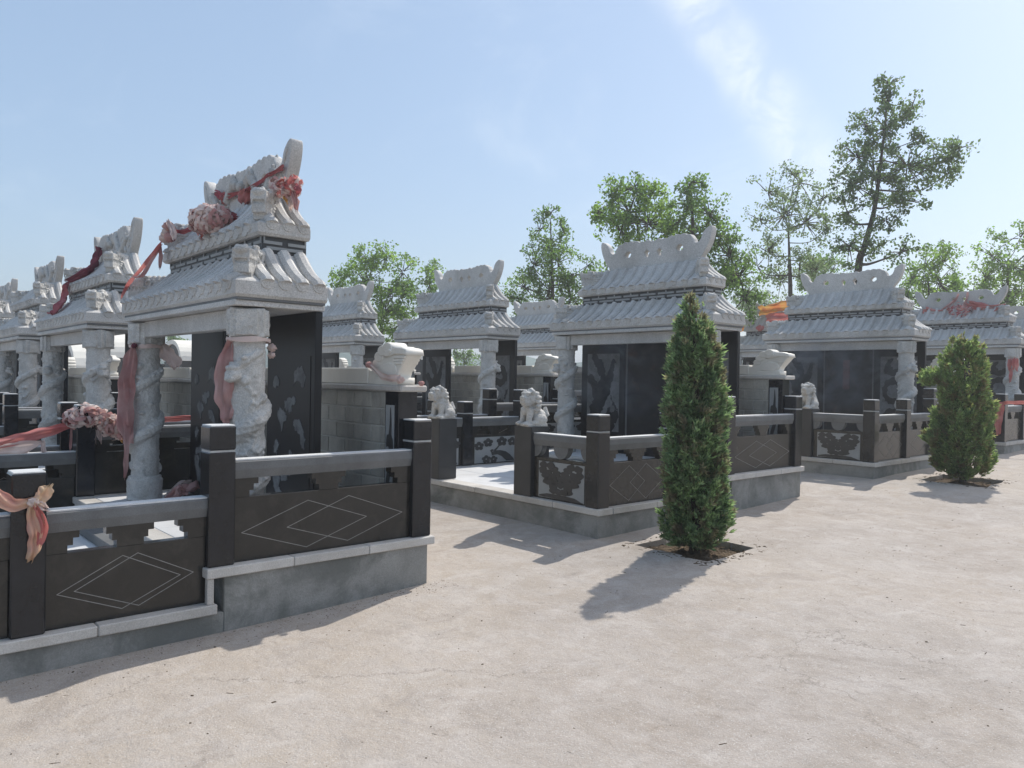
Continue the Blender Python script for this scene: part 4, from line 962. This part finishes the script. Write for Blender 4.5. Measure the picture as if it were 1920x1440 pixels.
def rosette(parent, c, rx, rz_, mats, seed, n=130, size=.06):
    """big paper-cloth flower: loops of ribbon on a mound"""
    rr = random.Random(seed); c = Vector(c)-parent.location
    for mi, mt in enumerate(mats):
        bm = bmesh.new()
        for i in range(n//len(mats)):
            d = Vector((rr.gauss(0, 1), rr.gauss(0, 1), rr.gauss(0, .9))).normalized(); p = c+Vector((d.x*rx, d.y*rx*.7, d.z*rz_))*rr.uniform(.7, 1)
            s = d.orthogonal().normalized(); s.rotate(Matrix.Rotation(rr.uniform(0, 6.28), 3, d)); t2 = d.cross(s); w = size*rr.uniform(.5, 1)
            pr = None
            for q in range(5):
                a = -1.2+q*.6; m_ = p+d*w*.55*math.cos(a)+s*w*.6*math.sin(a); row = [bm.verts.new(m_-t2*w*.17), bm.verts.new(m_+t2*w*.17+d*rr.uniform(0, .2)*w)]
                if pr: bm.faces.new((pr[0], pr[1], row[1], row[0]))
                pr = row
        link('ribbon_loops', bm_mesh(bm, 'loops', True), parent, mat=mt)
G = 'faded offering cloths'
def cth(name, label, loc): return thing(name, label, 'cloth', loc, 0, G)
def ring(parent, c, r, z0, z1, mat, seed):
    bm = bmesh.new(); rows = []; rr = random.Random(seed); c = Vector((c[0], c[1], 0))-Vector((parent.location.x, parent.location.y, 0)); pz = parent.location.z
    for i in range(33):
        a = i*2*math.pi/32; k = 1+.03*math.sin(a*5+seed); rows.append([bm.verts.new((c.x+math.cos(a)*r*k*(1+.03*(j == 1)), c.y+math.sin(a)*r*k*(1+.03*(j == 1)), z0-pz+(z1-z0)*j/2+.006*math.sin(a*3+j))) for j in range(3)])
    for a, b in zip(rows, rows[1:]):
        for j in range(2): bm.faces.new((a[j], b[j], b[j+1], a[j+1]))
    return link('band', bm_mesh(bm, 'band', True), parent, mat=mat)
# right column of the nearest pavilion
t = cth('tied_cloth', 'faded pink cloth tied round the nearest pavilion\'s right column, long tail hanging', (-5.483, 2.265, 1.80))
ring(t, (-5.483, 2.265), .152, 1.835, 1.868, 'cloth_faded', 1)
k1 = [at(u, v, 5.88) for u, v in ((438, 634), (430, 652), (422, 690), (420, 730), (424, 765), (426, 789))]
rag(t, 'tail', k1, [.03, .09, .145, .15, .13, .09], 'cloth_pink', 4, amp=.022, pleats=3.2); wad(t, at(437, 636, 5.88), .022, 'cloth_faded', 2)
wad(t, at(510, 652, 5.98), .032, 'cloth_faded', 7, 'bow_end'); wad(t, at(509, 666, 5.98), .026, 'cloth_faded', 8, 'bow_end')
# left column
t = cth('tied_cloth', 'dusty red cloth tied round the nearest pavilion\'s left column, tail to the floor', (-7.923, 2.265, 1.80))
ring(t, (-7.923, 2.265), .152, 1.835, 1.868, 'cloth_faded', 3)
rag(t, 'tail', [at(u, v, 8.12) for u, v in ((252, 648), (245, 668), (238, 705), (236, 750), (236, 795), (240, 830))], [.03, .11, .15, .17, .15, .10], 'cloth_pink', 9, amp=.026, pleats=3)
rag(t, 'tail', [at(u, v, 8.1) for u, v in ((240, 800), (238, 835), (236, 870), (234, 897))], [.05, .045, .04, .012], 'cloth_pink', 12, amp=.01)
rag(t, 'bow_end', [at(u, v, 8.2) for u, v in ((303, 646), (313, 662), (326, 676), (329, 690))], [.05, .13, .16, .06], 'cloth_faded', 14, amp=.02, pleats=1.6); wad(t, at(252, 648, 8.1), .025, 'cloth_plum', 2)
# bow on the front fence post
t = cth('tied_cloth', 'pink and yellow cloth knotted in a bow round the leftmost front post', (-4.86, .8, .9))
rag(t, 'band', [on('x', -4.83, u, v) for u, v in ((-30, 905), (0, 935), (30, 947), (58, 940))], [.05, .085, .07, .045], 'cloth_yellow', 21, Vector((0, 0, 1)), amp=.012, pleats=1.8)
rag(t, 'bow_end', [on('x', -4.825, u, v) for u, v in ((64, 940), (78, 932), (88, 918), (92, 912))], [.035, .07, .075, .03], 'cloth_yellow', 22, Vector((0, .4, .9)), amp=.012, pleats=1.5)
rag(t, 'bow_end', [on('x', -4.825, u, v) for u, v in ((66, 942), (80, 950), (88, 955))], [.035, .05, .02], 'cloth_faded', 26, Vector((0, .4, .9)), amp=.01, pleats=1.5)
rag(t, 'tail', [on('x', -4.825, u, v) for u, v in ((60, 945), (64, 970), (70, 1000), (64, 1030), (56, 1052))], [.035, .075, .09, .06, .035], 'cloth_yellow', 23, Vector((0, 1, 0)), amp=.016, pleats=2)
rag(t, 'tail', [on('x', -4.815, u, v) for u, v in ((66, 948), (78, 975), (80, 1000), (72, 1022))], [.02, .045, .05, .02], 'cloth_red', 29, Vector((0, 1, 0)), amp=.012, pleats=1.5)
wad(t, on('x', -4.825, 62, 941), .028, 'cloth_faded', 5)
# garland on the left-hand fence of the nearest yard
t = cth('cloth_garland', 'red and pink cloth garland strung to a bunch on the dark post at left', (-8.5, 1.8, 1.1))
rag(t, 'strand', [on('x', -8.45, u, v) for u, v in ((-60, 852), (0, 832), (40, 822), (80, 812), (120, 800), (145, 790))], [.07, .09, .10, .10, .07, .05], 'cloth_red', 31, Vector((0, .2, 1)), amp=.02, pleats=1.6)
rag(t, 'strand', [on('x', -8.44, u, v) for u, v in ((-60, 868), (0, 848), (40, 840), (80, 828))], [.10, .12, .14, .02], 'cloth_faded', 33, Vector((0, .1, 1)), amp=.02, pleats=1.4)
rag(t, 'tail', [on('x', -8.43, u, v) for u, v in ((80, 826), (82, 845), (84, 866))], [.04, .05, .02], 'cloth_faded', 35, Vector((0, 1, 0)))
rag(t, 'tail', [on('x', -8.43, u, v) for u, v in ((134, 800), (133, 820), (132, 842))], [.02, .03, .02], 'cloth_pink', 36, Vector((0, 1, 0)))
for i, (u, v, s) in enumerate(((158, 781, .13), (180, 784, .11), (205, 797, .11), (222, 806, .09), (140, 785, .08))):
    rosette(t, on('x', -8.42, u, v), s, s*.7, ('cloth_faded', 'cloth_pink'), 40+i, 110, .10)
for i, (u, v, l, mt) in enumerate(((172, 800, 30, 'cloth_faded'), (183, 802, 26, 'cloth_faded'), (226, 815, 16, 'cloth_orange'), (232, 810, 22, 'cloth_faded'))):
    rag(t, 'tail', [on('x', -8.40, u+j*3, v+l*j/2) for j in range(3)], [.05, .05, .015], mt, 50+i, Vector((0, 1, 0)), amp=.012)
t = cth('cloth_strip', 'thin red cloth strip along the far rail, seen between the nearest columns', (-8.5, 2.6, 1.1))
rag(t, 'strip', [on('x', -8.47, u, v) for u, v in ((300, 788), (330, 785), (365, 783))], [.05, .06, .05], 'cloth_red', 61, Vector((0, 0, 1)))
t = cth('fallen_cloth', 'torn pale pink cloth heaped on the floor beyond the lower rail', (-6.7, 2.0, .38))
for i, (u, v, u2, v2) in enumerate(((312, 932, 372, 908), (318, 934, 350, 926), (345, 925, 376, 912), (330, 930, 372, 918))):
    a, b_ = on('z', .40, u, v), on('z', .44, u2, v2); rag(t, 'rag', [a, (a+b_)/2+Vector((0, 0, .06)), b_+Vector((0, 0, .03))], [.06, .14, .05], ('cloth_faded', 'cloth_pink')[i % 2], 70+i, Vector((.5, .5, .2)), amp=.03, pleats=2)
# nearest roof
def px1(x, y): return 220+x/4.571, 250+y/4.571
t = cth('ridge_swag', 'crimson swag and pink tassel bundles draped along the nearest ridge', (-6.7, 2.66, 3.05))
rag(t, 'swag', [on('y', 2.665, *px1(*p)) for p in ((840, 500), (880, 535), (940, 540), (1030, 512), (1150, 470), (1250, 400), (1330, 345), (1420, 290))], [.04, .07, .06, .04, .045, .05, .04, .05], 'cloth_crimson', 81, Vector((0, 0, 1)), amp=.012)
rag(t, 'tassel', [on('y', 2.655, *px1(*p)) for p in ((900, 530), (915, 565), (905, 610))], [.06, .10, .03], 'cloth_red', 82, amp=.015, pleats=2.5)
rag(t, 'tassel', [on('y', 2.655, *px1(*p)) for p in ((1100, 490), (1095, 545), (1080, 600))], [.10, .15, .06], 'cloth_red', 83, amp=.015, pleats=3)
for i, p in enumerate(((1370, 465), (1430, 470), (1480, 490), (1505, 450))): rosette(t, on('y', 2.60, *px1(*p)), .055, .05, ('cloth_faded', 'cloth_red' if i % 2 else 'cloth_pink'), 90+i, 60, .075)
for i, (a, b_, c_) in enumerate((((1470, 520), (1490, 590), (1480, 660)), ((1500, 500), (1530, 580), (1535, 660)), ((1520, 450), (1550, 480), (1545, 530)), ((1440, 520), (1450, 560), (1470, 610)))):
    rag(t, 'tail', [on('y', 2.58, *px1(*q)) for q in (a, b_, c_)], [.03, .05, .015], ('cloth_faded', 'cloth_pink', 'cloth_crimson', 'cloth_orange')[i], 95+i, amp=.012)
t = cth('ribbon_rosette', 'big ragged pink rosette lying on the nearest upper eave', on('y', 2.36, 398, 415))
rosette(t, on('y', 2.37, 396, 413), .20, .10, ('cloth_faded', 'cloth_faded', 'cloth_pink'), 101, 560, .085)
rag(t, 'ribbon', [on('y', 2.42, *px1(*p)) for p in ((490, 835), (560, 845), (630, 815), (680, 790))], [.03, .04, .05, .06], 'cloth_crimson', 102, Vector((0, 0, 1)))
rag(t, 'ribbon', [on('y', 2.5, *px1(*p)) for p in ((930, 690), (980, 710), (1030, 712))], [.10, .08, .04], 'cloth_crimson', 103, Vector((0, 0, 1)))
rag(t, 'tail', [on('y', 2.35, *px1(*p)) for p in ((735, 830), (730, 870), (728, 900))], [.08, .06, .02], 'cloth_red', 104)
t = cth('knotted_ribbon', 'pink ribbon knotted at the left upper dragon, two straps running down the eave', on('y', 2.3, 310, 450))
for i, p in enumerate(((440, 800), (430, 850), (450, 890), (410, 900))): wad(t, on('y', 2.32, *px1(*p)), .05, 'cloth_faded' if i % 2 else 'cloth_pink', 111+i)
rag(t, 'tail', [on('y', 2.30, *px1(*p)) for p in ((430, 745), (450, 780), (480, 850), (490, 910))], [.03, .05, .06, .04], 'cloth_faded', 116)
rag(t, 'strap', [on('y', y, *px1(*p)) for y, p in ((2.28, (380, 940)), (2.22, (300, 1040)), (2.16, (190, 1180)), (2.1, (110, 1270)), (2.07, (30, 1410)))], [.03, .035, .035, .04, .015], 'cloth_red', 117, amp=.006)
rag(t, 'strap', [on('y', y, *px1(*p)) for y, p in ((2.28, (370, 970)), (2.22, (300, 1080)), (2.14, (210, 1220)), (2.1, (140, 1230)))], [.03, .035, .03, .03], 'cloth_pink', 118, amp=.006)
rag(t, 'tail', [on('y', 2.28, *px1(*p)) for p in ((365, 960), (370, 1060), (362, 1160))], [.03, .05, .015], 'cloth_pink', 119)
# second roof on the left
t = cth('trailing_rag', 'plum-dark rag trailing down the second roof on the left', (-10.9, 2.5, 2.9))
rag(t, 'rag', [on('y', y, u, v) for y, u, v in ((2.62, 187, 464), (2.56, 180, 486), (2.48, 172, 502), (2.40, 157, 512), (2.33, 127, 528))], [.06, .12, .16, .12, .10], 'cloth_plum', 121, Vector((1, 0, .6)), amp=.03, pleats=2.5)
rag(t, 'rag', [on('y', y, u, v) for y, u, v in ((2.33, 126, 530), (2.31, 121, 548), (2.28, 117, 566), (2.18, 107, 577), (2.1, 97, 587))], [.10, .10, .16, .20, .08], 'cloth_crimson', 122, Vector((1, 0, .4)), amp=.03, pleats=2.5)
# wall dragon band
t = cth('tied_cloth', 'pale pink band tied round the neck of the nearest cream dragon head', on('y', 3.26, 715, 700))
rag(t, 'band', [on('y', 3.262, u, v) for u, v in ((692, 682), (704, 694), (718, 706), (735, 709), (749, 709))], [.05, .05, .055, .055, .05], 'cloth_faded', 131, Vector((0, 0, 1)), amp=.006, pleats=1.5)
wad(t, on('y', 3.26, 692, 684), .028, 'cloth_pink', 3); wad(t, on('y', 3.26, 750, 712), .03, 'cloth_faded', 4)
t = cth('cloth_scrap', 'small red cloth scrap on the end of the nearest wall slab', on('y', 3.44, 790, 722)); wad(t, on('y', 3.44, 790, 719), .022, 'cloth_pink', 6, 'scrap')
# red-swagged pavilion behind the bushy cypress
def px8(x, y): return 1660+x/4, 520+y/4
t = cth('ridge_swag', 'red swag with a central rosette on the ridge behind the bushy cypress', on('y', 19.3, 1800, 580))
rag(t, 'swag', [on('y', 19.30, *px8(*p)) for p in ((300, 235), (330, 260), (420, 262), (500, 240))], [.12, .2, .12, .1], 'cloth_red', 141, Vector((0, 0, 1)), amp=.03)
rag(t, 'swag', [on('y', 19.30, *px8(*p)) for p in ((620, 200), (700, 215), (800, 225), (900, 208))], [.16, .18, .10, .08], 'cloth_red', 142, Vector((0, 0, 1)), amp=.03)
rag(t, 'strap', [on('y', 19.29, *px8(*p)) for p in ((548, 122), (520, 175), (430, 240))], [.05, .05, .06], 'cloth_pink', 143); rag(t, 'strap', [on('y', 19.29, *px8(*p)) for p in ((618, 112), (610, 160), (590, 220))], [.06, .06, .08], 'cloth_pink', 144)
rag(t, 'tail', [on('y', 19.22, *px8(*p)) for p in ((850, 225), (830, 260), (822, 285))], [.08, .10, .04], 'cloth_red', 146)
rosette(t, on('y', 19.2, *px8(560, 248)), .23, .16, ('cloth_pink', 'cloth_crimson'), 145, 120, .10)
t = cth('tied_cloth', 'red cloth tied round the corner post right of the bushy cypress', on('y', 16.2, 1875, 760))
rag(t, 'band', [on('y', 16.24, *px8(*p)) for p in ((815, 945), (860, 950), (910, 940), (1000, 940), (1060, 938))], [.05, .07, .06, .07, .07], 'cloth_red', 151, Vector((0, 0, 1)))
rag(t, 'tail', [on('y', 16.2, *px8(*p)) for p in ((870, 950), (860, 1020), (845, 1100), (850, 1180))], [.06, .14, .13, .03], 'cloth_red', 152, amp=.02); wad(t, on('y', 16.2, *px8(820, 945)), .05, 'cloth_red', 9)
t = cth('tied_cloth', 'red cloth streamers on the column right of the bushy cypress', on('y', 18.75, 1900, 690))
for i, (a, b_) in enumerate((((935, 610), (930, 700)), ((965, 605), (960, 690)), ((985, 610), (985, 700)), ((945, 690), (935, 790)))): rag(t, 'streamer', [on('y', 18.78, *px8(*a)), on('y', 18.76, (px8(*a)[0]+px8(*b_)[0])/2, (px8(*a)[1]+px8(*b_)[1])/2), on('y', 18.78, *px8(*b_))], [.07, .09, .04], 'cloth_red', 160+i, amp=.008)
tag(link('couplet_banner', rag_mesh([on('y', 19.40, 1836, 667), on('y', 19.40, 1836, 678), on('y', 19.40, 1836, 690)], [.17, .17, .17], R0, 5, .003), mat='cloth_red'), 'flat red paper banner hanging right beside the bushy cypress crown', 'banner')
# orange cloth on the far roof
t = cth('draped_cloth', 'bright orange and yellow cloth spread over the far roof left of the sooty pavilion', on('y', 18.9, 1450, 590))
rag(t, 'sheet', [on('y', 19.0, u, v) for u, v in ((1424, 582), (1438, 582), (1455, 576), (1475, 573), (1484, 574))], [.30, .22, .26, .30, .30], 'cloth_orange', 171, Vector((0, 0, 1)), amp=.05, pleats=1.5)
rag(t, 'sheet', [on('y', 18.95, u, v) for u, v in ((1436, 598), (1455, 595), (1480, 596))], [.22, .24, .26], 'cloth_red', 172, Vector((0, 0, 1)), amp=.04, pleats=1.8)
wad(t, on('y', 18.7, 1425, 615), .09, 'cloth_red', 8, 'bunch')
rag(t, 'sheet', [on('y', 18.6, u, v) for u, v in ((1390, 590), (1392, 605), (1391, 622))], [.10, .12, .10], 'cloth_orange', 174, amp=.02)

# ------------------------------------------------------------ vaulted tombs and a dark stele farther back
def vault(label, x, y, w, h, d, rag_col=None, seed=1):
    z = gz(y); t = thing('vaulted_tomb', label, 'tomb', (x, y, z), 0, 'white vaulted tombs'); r = w/2
    n = 14; arc = [(math.cos(math.pi*i/n)*r, h-r*.75+math.sin(math.pi*i/n)*r*.75) for i in range(n+1)]
    inner = [(a*.86, (b-(h-r*.75))*.8+(h-r*.75)) for a, b in arc]
    me = prism_mesh(('vault', round(w, 2), round(h, 2)), arc+inner[::-1], d, 'marble_cream'); link('vault_shell', me, t)
    me = prism_mesh(('vaultin', round(w, 2), round(h, 2)), inner, d*.9, 'tomb_dark'); link('vault_face', me, t)
    box('tomb_body', -r*.95, r*.95, -d*.46, d*.46, 0, h-r*.75-.02, 'tomb_dark', t); box('tomb_sill', -r*1.1, r*1.1, -d*.55, d*.55, 0, .5, 'marble_cream', t)
    if rag_col: rag(t, 'draped_rag', [Vector((x-r, y-d*.55, z+h*.9)), Vector((x-r*.6, y-d*.58, z+h*.7)), Vector((x-r*.5, y-d*.56, z+h*.35))], [.5, .7, .4], rag_col, seed, amp=.06)
vault('white vaulted tomb seen between the columns of the nearest pavilion', -26.2, 8.9, 1.85, 2.55, 1.3)
vault('white vaulted tomb with a maroon rag, left of the second pavilion column', -40.5, 9.0, 4.2, 2.95, 2.0, 'cloth_crimson', 3)
vault('white vaulted tomb right of the second pavilion column', -33.8, 8.8, 2.6, 3.0, 1.6)
def stele(x, y):
    z = gz(y); t = thing('arched_stele', 'dark arched gravestone with pale hood, seen at the left inside the middle pavilion', 'gravestone', (x, y, z))
    arc = [(-.36, 0), (.36, 0)]+[(math.cos(math.pi*i/12)*.36, 1.85+math.sin(math.pi*i/12)*.34) for i in range(13)]
    link('slab', prism_mesh(('stele',), arc, .14, 'granite_black_matt'), t)
    hood = [(math.cos(math.pi*i/12)*.40, 1.85+math.sin(math.pi*i/12)*.38) for i in range(13)]+[(math.cos(math.pi*i/12)*.355, 1.85+math.sin(math.pi*i/12)*.335) for i in range(12, -1, -1)]
    link('hood', prism_mesh(('hood',), hood, .4, 'marble_cream'), t); link('base', box_mesh(.9, .5, .4, .01, 'marble_cream'), t, (0, 0, .2))
    link('emblem', prism_mesh(('emb',), [(math.cos(i*.785)*.09, 1.92+math.sin(i*.785)*.09) for i in range(8)], .01, 'relief_grey'), t, (0, -.075, 0))
stele(-20.75, 14.3)

# ------------------------------------------------------------ litter on the cement: grit, twigs, dry leaves
def litter():
    r = np.random.default_rng(5); V = []; Fq = []
    def put(c, s, kind):
        k = len(V); a = r.random()*6.28; ca, sa = math.cos(a), math.sin(a)
        if kind == 0: dims = (s, s*.7, s*.5)
        elif kind == 1: dims = (s*3.2, s*.3, s*.3)
        else: dims = (s*1.6, s, s*.25)
        for dz in (0, 1):
            for dx, dy in ((-1, -1), (1, -1), (1, 1), (-1, 1)):
                f = .7 if dz else 1; x, y = dx*dims[0]*f*r.uniform(.7, 1), dy*dims[1]*f*r.uniform(.7, 1); V.append((c[0]+x*ca-y*sa, c[1]+x*sa+y*ca, c[2]+dz*dims[2]*r.uniform(.7, 1.2)-.001))
        Fq.extend([(k+4, k+5, k+6, k+7), (k, k+1, k+5, k+4), (k+1, k+2, k+6, k+5), (k+2, k+3, k+7, k+6), (k+3, k, k+4, k+7)])
    def zg(x, y): return gz(y)+(.006*math.sin(x*1.7+y*.9)+.005*math.sin(y*2.3-x*1.1))
    for i in range(1500):
        y = r.uniform(.3, 15); x = r.uniform(-4.75, -1) if y < 6 else r.uniform(-4.6, -1.5)
        put((x, y, zg(x, y)), r.choice([.003, .004, .006, .009], p=[.4, .35, .2, .05]), int(r.choice([0, 1, 2], p=[.7, .18, .12])))
    for i in range(500):
        y = r.uniform(.2, 3.6); x = -4.84+abs(r.normal(0, .12)); put((x, y, zg(x, y)), r.uniform(.002, .006), int(r.choice([0, 1, 2], p=[.6, .15, .25])))
    for q in PITS:
        for i in range(420):
            x = r.uniform(q[0]-.1, q[1]+.12); y = r.uniform(q[2]-.14, q[3]+.1); ins = q[0] < x < q[1] and q[2] < y < q[3]
            put((x, y, zg(x, y)-(.045 if ins else 0)), r.uniform(.004, .016), int(r.choice([0, 1, 2])))
    o = link('ground_litter', soup('litter', np.array(V), np.array(Fq), 'soil')); o['kind'] = 'stuff'; o['label'] = 'grit, twigs and dry leaves scattered on the cement'; o['category'] = 'litter'
litter()

# ------------------------------------------------------------ hazy summer air
hm = bpy.data.materials.new('haze'); hm.use_nodes = True; hn = hm.node_tree; hn.nodes.clear()
ho = hn.nodes.new('ShaderNodeOutputMaterial'); hv = hn.nodes.new('ShaderNodeVolumePrincipled')
hv.inputs['Color'].default_value = (.93, .96, 1.0, 1); hv.inputs['Density'].default_value = .0023; hv.inputs['Anisotropy'].default_value = .35
hn.links.new(hv.outputs['Volume'], ho.inputs['Volume'])
bm = bmesh.new(); bmesh.ops.create_cube(bm, size=1)
for v in bm.verts: v.co = Vector((-60+v.co.x*300, 70+v.co.y*290, 6.2+v.co.z*16))
hz = link('haze', bm_mesh(bm, 'haze')); hz.data.materials.append(hm); hz['kind'] = 'stuff'; hz['label'] = 'thin pale summer haze over the whole cemetery'

# thin smoke of burnt offerings drifting in front of the sooty pavilion (and a wisp at the cypress-hidden one)
def smoke(label, lo, hi, dens, seed):
    m = bpy.data.materials.new('smoke'); m.use_nodes = True; nt = m.node_tree; nt.nodes.clear()
    out = nt.nodes.new('ShaderNodeOutputMaterial'); v = nt.nodes.new('ShaderNodeVolumePrincipled'); nt.links.new(v.outputs['Volume'], out.inputs['Volume'])
    v.inputs['Color'].default_value = (.50, .52, .55, 1)
    tcn = N(nt, 'ShaderNodeTexCoord'); pos = N(nt, 'ShaderNodeNewGeometry').outputs['Position']
    mpn = N(nt, 'ShaderNodeMapping'); mpn.inputs['Location'].default_value = (seed, seed*.7, 0); nt.links.new(pos, mpn.inputs['Vector'])
    f, _ = noise_fac(nt, mpn.outputs['Vector'], 2.1, .46, .66, 5, .6, .9)
    g = N(nt, 'ShaderNodeTexGradient', gradient_type='SPHERICAL'); mg = N(nt, 'ShaderNodeMapping'); mg.inputs['Location'].default_value = (-1, -1, -1); mg.inputs['Scale'].default_value = (2, 2, 2)
    nt.links.new(tcn.outputs['Generated'], mg.inputs['Vector']); nt.links.new(mg.outputs['Vector'], g.inputs['Vector'])
    fall = N(nt, 'ShaderNodeMapRange', {'From Min': .0, 'From Max': .55}); nt.links.new(g.outputs['Fac'], fall.inputs['Value'])
    nt.links.new(mul(nt, mul(nt, f, fall.outputs['Result']), dens), v.inputs['Density'])
    bm = bmesh.new(); bmesh.ops.create_icosphere(bm, subdivisions=3, radius=1)
    c = [(a+b)/2 for a, b in zip(lo, hi)]; h = [(b-a)/2 for a, b in zip(lo, hi)]
    for w_ in bm.verts: w_.co = Vector((w_.co.x*h[0], w_.co.y*h[1], w_.co.z*h[2]))
    o = link('smoke', bm_mesh(bm, 'smoke', True), None, c); o.data.materials.append(m); o['kind'] = 'stuff'; o['label'] = label
ox, oy, oz, _z = plot_origin('R', 0)
smoke('grey smoke drifting before the sooty pavilion', (PXC+ox-1.35, oy+1.2, oz+.75), (PXC+ox+1.45, oy+2.7, oz+2.35), 1.5, 3.0)
ox, oy, oz, _z = plot_origin('M', 0)
smoke('faint smoke wisp before the cypress-hidden pavilion', (PXC+ox-1.0, oy+1.3, oz+.8), (PXC+ox+1.1, oy+2.7, oz+2.25), .7, 8.0)
